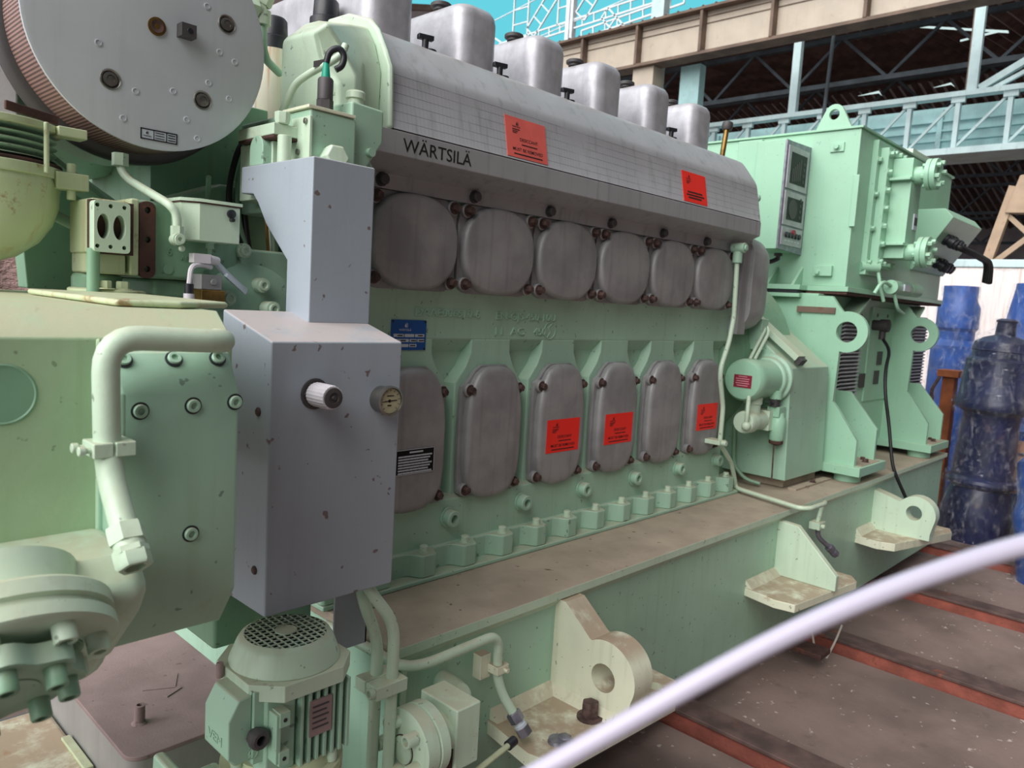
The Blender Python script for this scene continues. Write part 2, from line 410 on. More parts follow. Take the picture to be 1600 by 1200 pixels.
def logo(b, o, xd, ud, h):          # small drop and crescent mark
    o = V(o); n = xd.cross(ud)
    pts = [(0,-.5),(.18,-.42),(.26,-.2),(.16,.02),(0,.3),(-.02,.05),(-.2,-.15),(-.2,-.38)]
    arc = [(.22+.34*math.cos(math.radians(a))*.8, -.12+.5*math.sin(math.radians(a))) for a in range(-70, 95, 15)]
    arc += [(.18+.25*math.cos(math.radians(a))*.8, -.10+.44*math.sin(math.radians(a))) for a in range(80, -75, -15)]
    for P in (pts, arc):
        b.rings([[o + xd*x*h + ud*y*h for x, y in P], [o + xd*x*h + ud*y*h + n*.0004 for x, y in P]])
    return b
def lines(b, o, xd, ud, w, h, words, gap=.12):   # unreadable small print: a row of word-long strokes
    o = V(o); n = xd.cross(ud); x = 0; tot = sum(words) + gap*(len(words)-1)
    for q in words:
        L = w*q/tot
        b.obox(o + xd*(x+L/2) + n*.0003, xd, ud, n, L/2, h/2, .0002); x += L + w*gap/tot
    return b
def sticker(o, xd, ud, w, h, parent, mat, kind, ink='ink', label=None):
    o = V(o); xd = V(xd).normalized(); ud = V(ud).normalized(); n = xd.cross(ud)
    b = MB(); b.obox(o + xd*w/2 + ud*h/2 + n*.0006, xd, ud, n, w/2, h/2, .0006); b.m(1)
    o = o + n*.0013; P = lambda x, y: o + xd*x*w + ud*y*h
    logo(b, P(.275, .86), xd, ud, h*.12)
    b.text('WÄRTSILÄ', P(.16, .745), xd, ud, h*.06, .0003, fit=w*.2)
    lines(b, P(.16, .70), xd, ud, w*.18, h*.022, [5,3,4]); lines(b, P(.16, .655), xd, ud, w*.13, h*.018, [3,4]); lines(b, P(.16, .615), xd, ud, w*.1, h*.018, [3,2])
    if kind == 0:
        b.text('DESICCANT', P(.33, .43), xd, ud, h*.115, .0003, fit=w*.44, bold=.004)
        lines(b, P(.36, .345), xd, ud, w*.39, h*.025, [6,2,5,4])
        b.text('MUST BE REMOVED', P(.14, .17), xd, ud, h*.115, .0003, fit=w*.74, bold=.004)
        lines(b, P(.16, .09), xd, ud, w*.70, h*.028, [3,4,6,3,5,4])
    else:
        lines(b, P(.18, .335), xd, ud, w*.62, h*.05, [6,3,2,4]); lines(b, P(.13, .24), xd, ud, w*.74, h*.05, [5,3,5,2]); lines(b, P(.20, .15), xd, ud, w*.55, h*.05, [4,3,5])
    s = b.build('warning_sticker', [mat, ink], parent)
    if label: s['label'] = label
    return s

# crankcase doors
flange = mirror([(0,1.268),(.05,1.265),(.072,1.25),(.100,1.218),(.119,1.208),(.121,1.185),(.123,1.10),(.123,1.0),(.120,.93),(.117,.903),(.098,.890),(.055,.876),(0,.872)][1:])
body = mirror([(.022,1.263),(.05,1.257),(.072,1.242),(.09,1.213),(.103,1.17),(.110,1.12),(.110,.985),(.104,.94),(.085,.905),(.05,.885),(.02,.880)])
door0 = None; doors = []
for k, cx in enumerate(CX):
    if door0 is None:
        b = MB(); b.prism(shift(flange, cx), 'y', 1.5705, 1.557); b.dome(shift(body, cx), 'y', 1.558, 1.545, 1.531, .14, (cx, 1.07))
        d = b.build('crankcase_cover', 'cast', ENG, .002)
        s0 = None
        for dx, z in ((-.099,1.197),(.099,1.197),(-.099,.913),(.099,.913)):
            b = MB(); b.lathe([(.019,0),(.019,.011),(.016,.014)], (cx+dx,1.5575,z), -Y, 18); b.m(1); b.hexb((cx+dx,1.5435,z), -Y, .0108, .013)
            b.build('cover_bolt', ['cast', 'rust'], d)
        door0 = d
    else: d = copy(door0, ENG, (.3*k, 0, 0))
    doors.append(d)
YD = 1.5300
sticker((CX[2]-.078, YD, .986), X, Z, .158, .105, doors[2], 'red', 0)
sticker((CX[3]-.080, YD, .985), X, Z, .158, .105, doors[3], 'red', 0)
sticker((CX[5]-.078, YD, .985), X, Z, .155, .105, doors[5], 'red', 0)
b = MB(); b.box(CX[0]-.06, CX[0]+.066, YD-.0016, YD+.006, .988, 1.054); b.m(1)
for j in range(7): lines(b, (CX[0]-.054, YD-.0017, 1.036-.0072*j), X, Z, .112-.006*(j % 3), .0042, [4,6,3,5,7,2], .2)
lines(b, (CX[0]-.018, YD-.0017, 1.046), X, Z, .045, .0045, [8])
for q in ((-.06,.988,.066,.9895),(-.06,1.0525,.066,1.054),(.0645,.988,.066,1.054)): b.box(CX[0]+q[0], CX[0]+q[2], YD-.0022, YD, q[1], q[3])
b.build('warning_plate', ['black_plate', 'silver'], doors[0])

# camshaft doors
cam0 = None
for k, cx in enumerate(UX):
    if cam0 is None:
        b = MB(); b.prism(rrect(cx, 1.583, .292, .240, .045), 'y', 1.5635, 1.553)
        el = [(cx+.140*math.copysign(abs(math.cos(t))**.82, math.cos(t)), 1.583+.120*math.copysign(abs(math.sin(t))**.82, math.sin(t))) for t in [2*PI*i/44 for i in range(44)]]
        b.dome(el, 'y', 1.554, 1.546, 1.529, .10, (cx, 1.583))
        cam0 = b.build('camshaft_cover', 'cast', ENG, .002)
        for dx, z in ((-.125,1.683),(.125,1.683),(-.125,1.488),(.125,1.488)):
            b = MB(); b.lathe([(.019,0),(.019,.010),(.016,.013)], (cx+dx,1.5535,z), -Y, 18); b.m(1); b.hexb((cx+dx,1.5405,z), -Y, .0108, .016)
            b.build('cover_bolt', ['cast', 'rust'], cam0)
    else: copy(cam0, ENG, (.3*k, 0, 0))

# hot box cover
low = [(1.557,1.704),(1.545,1.702),(1.540,1.737),(1.470,1.771),(1.470,1.826),(1.60,1.826),(1.60,1.76),(1.557,1.745)]
up = [(1.470,1.8285),(1.4735,1.8325),(1.499,1.955),(1.503,1.972),(1.512,1.988),(1.565,2.056),(1.580,2.070),(1.60,2.079),(1.63,2.082),(1.70,2.080),(1.70,2.06),(1.62,2.04),(1.56,1.94),(1.54,1.8285)]
b = MB(); b.prism(low, 'x', 1.005, 2.95); b.prism(up, 'x', 1.105, 2.95)
b.prism([(1.470,1.80),(1.60,1.80),(1.70,2.07),(1.60,2.07),(1.503,1.972),(1.475,1.84)], 'x', 2.93, 2.948)
hot = b.build('hot_box_cover', 'sheet', ENG, .002)
b = MB(); b.text('WÄRTSILÄ', (1.133, 1.4698, 1.7825), X, Z, .043, .0006, fit=.218)
b.build('lettering', 'ink', hot)
tilt = V((0, .0265, .134)).normalized()
sticker(V((1.483, 1.474, 1.835)), X, tilt, .162, .110, hot, 'red_faded', 0, label='sun faded red sticker')
sticker(V((2.367, 1.474, 1.835)), X, tilt, .160, .108, hot, 'red', 1)
s0 = None
for i, x in enumerate((1.128, 1.434, 1.741, 2.046, 2.353, 2.655, 2.915)):
    if s0 is None:
        b = MB(); b.lathe([(.017,0),(.017,.005),(.0135,.005),(.0135,.017),(.010,.020)], (x,1.543,1.722), -Y, 12); s0 = b.build('cover_screw', 'dark_grey', hot)
    else: copy(s0, hot, (x-1.128, 0, 0))
k0 = None
for x in (1.290, 1.560, 1.855, 2.447):
    if k0 is None:
        b = MB(); b.cyl((x,1.60,2.07), (x,1.60,2.100), .008, .009, 14)
        b.obox((x,1.60,2.104), (1,-.3,0), (.3,1,0), Z, .021, .0085, .006); b.lathe([(.016,0),(.016,.007)], (x+.026,1.61,2.075), Z, 14)
        k0 = b.build('quarter_turn_knob', 'black', hot, .002)
    else: copy(k0, hot, (x-1.290, 0, 0))

# rocker covers
def rocker(x0):
    b = MB(); R = []
    for z, ins in ((1.98,0),(2.225,0),(2.243,.004),(2.256,.013),(2.263,.030)):
        R.append([(px, py, z) for px, py in rrect(x0+.076, 2.0, .152-2*ins, .72-2*ins, .045-ins*.6, 6)])
    b.rings(R); b.box(x0-.01, x0+.16, 1.63, 2.40, 1.955, 1.982)
    return b
rc0 = None
for k in range(6):
    if rc0 is None:
        rc0 = rocker(1.144).build('rocker_cover', 'cast_light', ENG)
        b = MB(); b.lathe([(.022,0),(.022,.008),(.030,.009),(.030,.018),(.026,.021)], (1.180,1.775,2.262), Z, 24); b.build('filler_cap', 'dark_grey', rc0, .001)
    else: copy(rc0, ENG, (.3025*k, 0, 0))

# cast end cover at the free end
prof = [(1.466,1.826),(1.468,1.850),(1.475,1.965),(1.496,2.005),(1.528,2.056),(1.56,2.085),(1.65,2.115),(1.78,2.12),(1.78,1.80),(1.60,1.805)]
b = MB(); b.prism(prof, 'x', 1.088, 1.104)
r0 = [(1.09,1.505,1.848),(1.09,1.503,1.955),(1.09,1.530,2.02),(1.09,1.565,2.065),(1.09,1.70,2.095),(1.09,1.76,2.095),(1.09,1.76,1.83),(1.09,1.60,1.835)]
r1 = [(1.035,1.500,1.848),(1.03,1.495,1.955),(1.03,1.515,2.01),(1.03,1.545,2.05),(1.03,1.68,2.085),(1.03,1.75,2.09),(1.03,1.75,1.83),(1.03,1.59,1.835)]
r2 = [(.965,1.415,1.825),(.965,1.418,1.905),(.94,1.435,1.955),(.90,1.435,1.995),(.90,1.58,1.998),(.90,1.605,1.990),(.90,1.605,1.80),(.90,1.55,1.80)]
r3 = [(.93,1.428,1.800),(.925,1.43,1.88),(.905,1.47,1.935),(.885,1.46,1.978),(.885,1.58,1.985),(.885,1.59,1.975),(.885,1.59,1.79),(.885,1.52,1.79)]
b.rings([r0, r1, r2, r3])
ec = b.build('end_cover', 'green_pale', ENG, .008, seg=3)
b = MB(); b.tube([(.83,1.50,1.79),(.845,1.46,1.865),(.86,1.425,1.885),(.885,1.40,1.905),(.905,1.385,1.925),(.912,1.385,1.945)], .0075, 10)
b.m(1); b.obox((.868,1.408,1.902), (1,-.5,.4), (0,0,1), (.5,1,0), .013, .006, .001)
b.build('sensor_cable', ['green_pale', 'dark_grey'], ec)

# blue maker's plate on the block
b = MB(); b.box(1.198, 1.312, 1.569, 1.5735, 1.308, 1.386); b.m(1); yy = 1.5688
logo(b, (1.243,yy,1.374), X, Z, .014); b.text('WÄRTSILÄ', (1.222,yy,1.358), X, Z, .0075, .0003, fit=.04)
for x0, x1, z in ((1.205,1.238,1.346),(1.241,1.272,1.346),(1.275,1.306,1.346),(1.205,1.255,1.333),(1.258,1.281,1.333),(1.284,1.306,1.333),(1.205,1.254,1.320),(1.257,1.281,1.320)):
    b.box(x0, x1, yy-.0003, yy+.0005, z-.004, z+.004)
b.m(2)
for x in (1.202,1.308):
    for z in (1.3115,1.3825): b.lathe([(.003,0),(.003,.0015)], (x,1.569,z), -Y, 10)
for x, z in ((1.225,1.346),(1.292,1.346),(1.236,1.333),(1.27,1.333),(1.296,1.333),(1.268,1.32)): lines(b, (x-.008,yy-.0005,z), X, Z, .017, .003, [3,4])
b.build('maker_plate', ['blue', 'silver', 'ink'], ENG)

# grey cast flywheel end cover beyond the camshaft doors
b = MB(); R = []
pr = rrect(0, 1.585, .30, .40, .09, 8)
for x, s, y0 in ((3.00,1.0,1.66),(3.02,1.0,1.66),(3.05,1.0,1.655),(3.12,.97,1.655),(3.16,.90,1.655),(3.185,.76,1.655)):
    R.append([(x, y0 + p[0]*s, 1.583 + (p[1]-1.585)*s) for p in pr])
b.rings(R); b.box(2.945, 3.01, 1.53, 1.83, 1.37, 1.80)
fc = b.build('timing_end_cover', 'cast', ENG, .003)
b = MB(); b.box(2.95, 3.62, 1.70, 2.40, .70, 1.38); b.cyl((2.95,2.0,1.25),(3.62,2.0,1.25),.42,seg=40); b.build('flywheel_housing', 'green_dark', ENG, .008)

# vertical drain pipe at the far corner of the block
b = MB(); b.tube([(2.845,1.505,1.665),(2.85,1.50,1.44),(2.80,1.485,1.34),(2.745,1.48,1.245),(2.745,1.48,1.20),(2.79,1.48,1.08),(2.79,1.48,.935),(2.94,1.50,.835),(2.99,1.51,.78),(3.04,1.52,.715)] + [cam_scaled(p, CAM_SKID) for p in ((2.75,1.36,.778),(2.672,1.085,.778),(2.70,1.058,.779),(2.83,1.06,.775),(2.905,1.085,.765),(2.915,1.10,.73),(2.92,1.11,.68))], .0095, 12, .02)
dp = b.build('drain_pipe', 'green_pale', ENG)
b = MB(); b.cyl((2.845,1.505,1.655),(2.845,1.505,1.70),.019); b.cyl((2.845,1.53,1.715),(2.845,1.475,1.715),.020); b.lathe([(.012,0),(.012,.008),(.006,.008)],(2.845,1.475,1.715),-Y,16); b.build('banjo_fitting', 'green', dp, .002)
b = MB(); b.box(2.76,2.815,1.465,1.56,.93,.948); b.cyl((2.78,1.465,.939),(2.78,1.445,.939),.011); b.cyl((2.835,1.50,.939),(2.805,1.50,.939),.009); b.build('pipe_clamp', 'green_pale', dp, .002)
CAM_SCALE = CAM_SKID; b = MB(); b.box(2.885,2.94,1.088,1.13,.655,.683); b.cyl((2.905,1.09,.669),(2.905,1.075,.669),.009); b.build('pipe_clamp', 'green_pale', dp, .002)
b = MB(); b.tube([(2.92,1.11,.66),(2.925,1.105,.62),(2.975,1.075,.575)], .0095, 12, .02); b.lathe([(.017,0),(.017,.022),(.012,.022),(.012,.03),(.016,.03),(.016,.05)], (2.97,1.078,.58), (.62,-.35,-.65), 6); b.build('end_fitting', 'zinc', dp); CAM_SCALE = (1., 0.)
b = MB(); b.cyl((2.99,1.70,2.05),(3.02,1.70,2.235),.011); b.m(1); b.lathe([(.018,0),(.024,.012),(.022,.032),(.012,.038)], (3.02,1.70,2.225), (.15,0,1), 14); b.m(2); b.cyl((2.985,1.70,2.03),(2.995,1.70,2.075),.05,.03)
b.build('dipstick', ['brass', 'dark_grey', 'rust'], ENG)
b = MB(); b.tube([(3.02,1.60,1.80),(3.03,1.60,1.88),(3.01,1.60,1.93)], .013); b.cyl((3.0,1.58,1.90),(3.08,1.57,1.935),.012); b.ball((3.09,1.565,1.945),.012,.012,.016); b.cyl((2.99,1.60,1.96),(3.03,1.58,1.985),.018); b.lathe([(.02,0),(.02,.03)],(3.02,1.60,1.80),Z,6)
b.build('test_valve', 'green', ENG)
# ================================================================== drive housing under the end cover
T = thing('actuator_housing', 'pale green cast actuator housing with hex plug, standing behind the grey bracket column top', 'housing', (.87, 1.45, 1.60))
b = MB(); b.box(.80,.905,1.325,1.60,1.60,1.790)
b.prism([(.905,1.60),(.945,1.70),(.985,1.76),(.985,1.826),(.905,1.83)], 'y', 1.345, 1.62)
b.build('housing_body', 'green', T, .006)
b = MB(); b.box(.795,.802,1.318,1.385,1.62,1.775); b.build('side_plate', 'green_pale', T, .002)
for y, z in ((1.33,1.765),(1.375,1.755),(1.355,1.71),(1.33,1.645),(1.375,1.645)): b = MB(); b.lathe([(.0055,0),(.0055,.004),(.003,.005)], (.795,y,z), -X, 12); b.build('plate_screw', 'steel', T)
b = MB(); b.box(.795,.90,1.322,1.42,1.790,1.796); b.m(1); b.cyl((.93,1.37,1.80),(.93,1.37,1.845),.016); b.lathe([(.02,0),(.02,.012),(.016,.016)],(.93,1.37,1.84),Z,16)
b.build('top_flange', ['cream', 'green_pale'], T, .001)
b = MB(); b.lathe([(.024,0),(.026,.012),(.026,.032),(.022,.036)], (.845,1.325,1.700), (-.1,-1,.1), 6); b.cyl((.845,1.31,1.70),(.85,1.315,1.655),.019); b.build('hex_plug', 'green_pale', T, .002)
b = MB(); b.lathe([(.009,0),(.009,.012),(.004,.012)], (.95,1.345,1.735), -Y, 14); b.cyl((.955,1.36,1.72),(.97,1.36,1.70),.006); b.build('grease_nipple', 'green', T)
b = MB(); b.box(.745,.80,1.36,1.50,1.735,1.757); b.m(1); b.box(.745,.80,1.36,1.50,1.729,1.735); b.m(0); b.box(.76,.80,1.39,1.52,1.62,1.729); b.cyl((.765,1.355,1.68),(.765,1.355,1.735),.013); b.lathe([(.013,0),(.015,.01),(.015,.022)],(.765,1.365,1.757),Z,6)
b.build('rear_flange', ['green_pale', 'rust_plate'], T, .002)
b = MB(); b.prism([(1.394,1.681),(1.446,1.681)] + circ(1.42,1.712,.026,14,0,180), 'x', .742, .80); b.build('side_boss', 'green', T, .002)
T = thing('speed_sensor', 'grey cylindrical sensor with teal boot standing on the pale green actuator housing', 'sensor', (.862, 1.375, 1.796))
b = MB(); b.lathe([(.0165,0),(.0165,.028)], (.862,1.375,1.796), Z, 6); b.lathe([(.0155,.028),(.0155,.066),(.013,.070),(.006,.070)], (.862,1.375,1.796), Z, 22); b.build('sensor_body', 'dark_grey', T)
b = MB(); b.lathe([(.0095,0),(.0055,.032),(.004,.034)], (.862,1.375,1.864), Z, 14); b.build('boot', 'teal', T)
b = MB(); b.tube([(.862,1.375,1.895),(.866,1.372,1.918),(.882,1.362,1.928),(.893,1.358,1.915),(.889,1.36,1.893),(.878,1.366,1.885)], .0065, 10); b.build('corrugated_lead', 'black', T)

# capped pipes behind the end cover
for i, (x, y, z0, z1, lab) in enumerate(((.952,1.75,1.70,2.005,'rust streaked upright tube with black cap, between silencer and end cover'),(1.105,1.77,1.80,2.098,'black plastic cap standing up behind the green end cover'))):
    T = thing('capped_tube', lab, 'capped tube', (x,y,z0))
    b = MB(); b.cyl((x,y,z0),(x,y,z1),.040,seg=26); b.build('tube', 'streaky', T)
    b = MB(); b.lathe([(.040,0),(.040,.028),(.033,.032),(.031,.070),(.026,.076)], (x,y,z1), Z, 26); b.build('cap', 'black', T)

# ================================================================== grey instrument cabinet
T = thing('instrument_cabinet', 'grey sheet metal instrument cabinet with tall column, standing at the near end of the engine', 'cabinet', (.737, 1.2, .915))
b = MB(); b.prism([(1.10,.914),(1.10,1.365),(1.267,1.408),(1.267,.914)], 'x', .608, .866); b.build('cabinet_body', 'grey', T, .0035)
b = MB(); b.prism([(1.203,1.39),(1.203,1.680),(1.464,1.680),(1.464,1.629),(1.416,1.626),(1.396,1.608),(1.363,1.567),(1.283,1.500),(1.283,1.40)], 'x', .735, .866); b.build('column', 'grey', T, .003)
b = MB(); b.box(.80,.876,1.185,1.19,.765,.914); b.box(.871,.876,1.185,1.262,.765,.914); b.build('lower_bracket', 'grey', T, .001)
x, y, z = .688, 1.10, 1.279
b = MB(); b.lathe([(.021,0),(.021,.006)], (x,y,z), -Y, 6); b.lathe([(.026,0),(.026,.002)], (x,y,z), -Y, 20); b.build('locking_nut', 'dark_grey', T)
b = MB(); n = 44
b.rings([[(x+r*(1+(.035 if i % 2 else 0))*math.cos(2*PI*i/n), yy, z+r*(1+(.035 if i % 2 else 0))*math.sin(2*PI*i/n)) for i in range(n)] for r, yy in ((.0195,1.094),(.0195,1.052),(.0185,1.046))]); 
kn = b.build('regulator_knob', 'white', T, ang=20)
b = MB(); b.lathe([(.0165,0),(.0165,.003),(.009,.004),(.008,.002),(.004,.002),(.003,.005)], (x,1.046,z), -Y, 22); b.build('knob_cap', 'dark_grey', kn)
x, z = .822, 1.264
b = MB(); b.lathe([(.0235,0),(.0235,.022),(.0265,.024),(.0265,.031),(.0235,.033),(.0225,.028)], (x,1.10,z), -Y, 36); gg = b.build('pressure_gauge', 'steel', T)
b = MB(); b.lathe([(.0222,0),(.0222,.0008)], (x,1.0718,z), -Y, 30); b.m(1)
for i in range(0, 11):
    a = math.radians(225-27*i); b.obox((x+.019*math.cos(a),1.0708,z+.019*math.sin(a)), (math.cos(a),0,math.sin(a)), (-math.sin(a),0,math.cos(a)), Y, .0018, .0003, .0002)
b.obox((x+.001,1.0705,z), (1,0,.06), Z, Y, .013, .0007, .0003); b.obox((x-.012,1.0705,z-.001), (1,0,.06), Z, Y, .006, .0004, .0003); b.lathe([(.0028,0),(.0028,.001)], (x-.002,1.0712,z), -Y, 12)
lines(b, (x-.006,1.0708,z-.008), X, Z, .008, .0022, [2,2]); lines(b, (x-.008,1.0708,z+.009), X, Z, .015, .0016, [4,3])
b.build('dial_face', ['dial', 'ink'], gg)
b = MB()
for zz in (1.249,.985): b.lathe([(.0075,0),(.0075,.002),(.005,.004)], (.608,1.135,zz), -X, 12)
b.build('rivet', 'rust', T)

# ================================================================== silencer and turbocharger
T = thing('intake_silencer', 'round grey intake silencer drum with perforated mesh rim, at the upper left', 'silencer', (.563, 1.50, 1.68))
cx, cz, R0 = .563, 1.890, .208
b = MB(); b.lathe([(R0-.004,0),(R0,.004),(R0,.010),(R0-.006,.012)], (cx,1.462,cz), -Y, 72); fp = b.build('front_plate', 'alu', T)
b = MB(); b.lathe([(R0-.003,0),(R0-.003,.115)], (cx,1.460,cz), Y, 72, False, False); b.build('mesh_drum', 'mesh', T)
b = MB(); b.lathe([(R0-.01,0),(R0+.006,.002),(R0+.014,.010),(R0+.016,.025),(R0+.010,.04),(R0-.02,.08),(.10,.12)], (cx,1.560,cz), Y, 72); b.build('rear_rim', 'dark_grey', T)
for x, z in ((.693,1.934),(.489,1.785),(.649,1.786),(.44,1.95)):
    b = MB(); b.lathe([(.0175,0),(.0165,.002),(.0125,-.0015+.001),(.0115,.003),(.007,.004),(.007,.002),(.003,.0035)], (x,1.450,z), -Y, 26); b.build('plate_screw', 'steel', fp)
b = MB(); b.lathe([(.0155,0),(.0155,.003),(.010,.003)], (.565,1.450,1.893), -Y, 24); b.m(1); b.lathe([(.011,.001),(.011,.004),(.005,.003),(.004,.001)], (.565,1.450,1.893), -Y, 20); b.build('threaded_plug', ['brass', 'rust'], fp)
b = MB(); b.box(.600,.627,1.428,1.450,1.885,1.908); b.m(1); b.lathe([(.005,0),(.005,.001)], (.615,1.428,1.896), -Y, 14); b.build('square_block', ['dark_grey', 'black'], fp, .002)
b = MB()
for i in range(14):
    x, z = ((.47,1.84),(.46,1.93),(.53,1.775),(.51,1.725),(.62,1.745),(.66,1.82),(.70,1.80),(.71,1.87),(.595,1.79),(.68,1.88),(.64,1.715),(.59,1.96),(.50,1.97),(.655,1.955))[i]
    r_ = MB(); r_.lathe([(.006,0),(.006,.0012),(.0045,.0016),(.0045,.0005)], (x,1.450,z), -Y, 16); r_.build('spot_rivet', 'alu', fp)
b.b.free()
b = MB(); b.box(.5385,.603,1.4488,1.451,1.6965,1.7155); b.m(1)
for q in ((.5385,.603,1.6965,1.6985),(.5385,.603,1.7135,1.7155),(.5385,.5405,1.6965,1.7155),(.601,.603,1.6965,1.7155),(.561,.562,1.6975,1.715),(.583,.5845,1.6975,1.715)): b.box(q[0],q[1],1.4482,1.4495,q[2],q[3])
logo(b, (.549,1.4485,1.709), X, Z, .006); b.text('WÄRTSILÄ', (.5435,1.4485,1.7015), X, Z, .0035, .0002, fit=.014)
for j in range(3): lines(b, (.564,1.4485,1.7105-.0045*j), X, Z, .016, .0012, [4,2]); lines(b, (.5865,1.4485,1.7105-.0045*j), X, Z, .013, .0016, [5,2])
b.build('data_plate', ['silver', 'ink'], fp)

T = thing('turbocharger', 'dark green turbocharger housing half hidden beneath and behind the grey silencer', 'turbocharger', (.72, 1.9, 1.42))
b = MB(); b.lathe([(.10,0),(.17,.02),(.19,.10),(.16,.22),(.20,.30),(.20,.42)], (cx+.02,1.66,1.87), Y, 40); b.build('turbine_casing', 'green_dark', T)
b = MB(); b.box(.66,.95,1.72,2.2,1.42,1.86); b.prism([(.40,1.66),(.49,1.66),(.70,1.53),(.95,1.50),(.95,1.42),(.42,1.42)], 'y', 1.68, 1.74); b.lathe([(.020,0),(.020,.006),(.012,.008)], (.845,1.72,1.665), -Y, 24)
b.build('support_bracket', 'green_dark', T, .006)
b = MB(); b.obox((.515,1.62,1.60), (1,0,-.72), Y, (.72,0,1), .13, .05, .004); b.build('slanted_rib', 'green_dark', T, .002)
b = MB(); b.prism([(.62,1.55),(.66,1.62),(.76,1.66),(.90,1.66),(.90,1.46),(.62,1.46)], 'y', 1.60, 1.70); b.build('rear_casting', 'green_dark', T, .01)

# compressor outlet elbow with bellows
T = thing('outlet_elbow', 'big yellow green pipe elbow below ribbed bellows, at the far left edge', 'pipe elbow', (.33, 1.53, 1.45))
cxe, cye = .318, 1.53
b = MB()
R = []
for i, (z, r, dx) in enumerate(((1.610,.112,0),(1.597,.116,0),(1.585,.112,0),(1.56,.111,0),(1.53,.107,-.006),(1.50,.098,-.018),(1.475,.082,-.035),(1.458,.055,-.055),(1.451,.02,-.07))):
    R.append([(cxe+dx+r*math.cos(2*PI*k/40), cye+r*math.sin(2*PI*k/40), z) for k in range(40)])
b.rings(R); b.build('elbow', 'green_rusty', T)
b = MB(); b.lathe([(.118,0),(.118,.018)], (cxe,cye,1.606), Z, 40); b.m(1); b.lathe([(.116,.018),(.116,.024)], (cxe,cye,1.606), Z, 40); b.m(0); b.obox((.430,1.463,1.605), X, Y, Z, .025, .018, .014); b.cyl((.43,1.455,1.575),(.43,1.455,1.635),.007)
b.build('lower_flange', ['green_rusty', 'rust_plate'], T, .002)
b = MB(); prof = []
for i in range(4):
    for t in range(8): prof.append((.097+.011*math.cos(2*PI*t/8), 1.635+.0115*i+.0115*t/8))
b.lathe([(r, z-1.63) for r, z in prof], (cxe,cye,1.63), Z, 40); b.build('bellows', 'green', T)
b = MB(); b.lathe([(.117,0),(.117,.012)], (cxe,cye,1.680), Z, 40); b.m(1); b.obox((.36,1.405,1.697), (1,.25,-.08), Z, (.25,-1,0), .040, .007, .003); b.m(0); b.obox((.430,1.462,1.684), X, Y, Z, .022, .018, .008); b.cyl((.385,1.424,1.61),(.385,1.424,1.69),.004)
b.build('upper_flange', ['green_rusty', 'rust_plate'], T, .002)
tag(MB().box(.30,.405,1.66,1.95,1.715,1.96).build('duct_box', 'white', None, .006), 'pale grey duct box at the left edge behind the silencer', 'duct')
tag(MB().cyl((.43,1.56,1.555),(.50,1.50,1.515),.010).build('tie_rod', 'green', None), 'short slanted green rod between the pipe elbow and the drilled flange block', 'rod')

# drilled flange block with rusty gasket
T = thing('flange_block', 'green pump housing with rusty gaskets and open bolt holes, right of the pipe elbow', 'pump housing', (.55, 1.45, 1.43))
def holed(b, axis, x0, x1, z0, z1, r, holes, t0, t1): return b.plate(rrect((x0+x1)/2, (z0+z1)/2, x1-x0, z1-z0, r), holes, axis, t0, t1)
b = MB(); holed(b, 'y', .432, .487, 1.490, 1.572, .006, [[(cx_+.0098*math.cos(a_), 1.531+.020*math.sin(a_)) for a_ in [2*PI*i_/24 for i_ in range(24)]] for cx_ in (.446,.4705)] + [circ(x,z,.0035,12) for x in (.437,.457,.478) for z in (1.499,1.564)], 1.350, 1.372); b.build('port_plate', 'green_pale', T)
b = MB(); b.box(.434,.500,1.372,1.39,1.488,1.574); b.build('port_gasket', 'rust_plate', T)
b = MB(); b.box(.44,.505,1.39,1.50,1.488,1.578); b.box(.443,.495,1.39,1.50,1.455,1.49); b.box(.50,.515,1.386,1.50,1.455,1.585); b.build('block_body', 'green_rusty', T, .004)
b = MB(); holed(b, 'y', .515, .542, 1.452, 1.583, .012, [circ(.5285,z,.0055,14) for z in (1.468,1.518,1.568)], 1.386, 1.398); b.build('side_gasket', 'rust_plate', T)
b = MB(); b.box(.512,.70,1.398,1.62,1.452,1.586); b.box(.548,.64,1.41,1.6,1.418,1.452); b.lathe([(.04,0),(.04,.04)],(.475,1.47,1.415),Z,26); b.build('pump_body', 'green_dark', T, .008)
b = MB(); b.text('6', (.565,1.3972,1.495), X, Z, .02, .0012); b.text('AEX078', (.59,1.3972,1.488), X, Z, .012, .0012); b.text('027', (.655,1.3972,1.486), X, Z, .012, .0012); b.lathe([(.009,0),(.009,.001)], (.568,1.397,1.47), -Y, 18); b.text('GJL', (.63,1.3972,1.467), X, Z, .011, .0012)
b.build('raised_lettering', 'green_dark', T)
b = MB(); b.lathe([(.058,0),(.060,.004),(.060,.016),(.057,.018)], (.475,1.42,1.412), Z, 36); b.m(1)
b.build('base_flange', ['green_rusty', 'brass'], T)
for x in (.455,.487): 
    b = MB(); b.hexb((x,1.372+ (x-.455)*.3,1.430), Z, .0105, .012); b.build('flange_bolt', 'green_rusty', T)
b = MB(); b.tube([(.437,1.37,1.495),(.437,1.37,1.42)], .010); b.build('hose_stub', 'green_dark', T)

CAM_SCALE = (.9066, .1354)  # junction box and lower breather pipe scaled about the camera
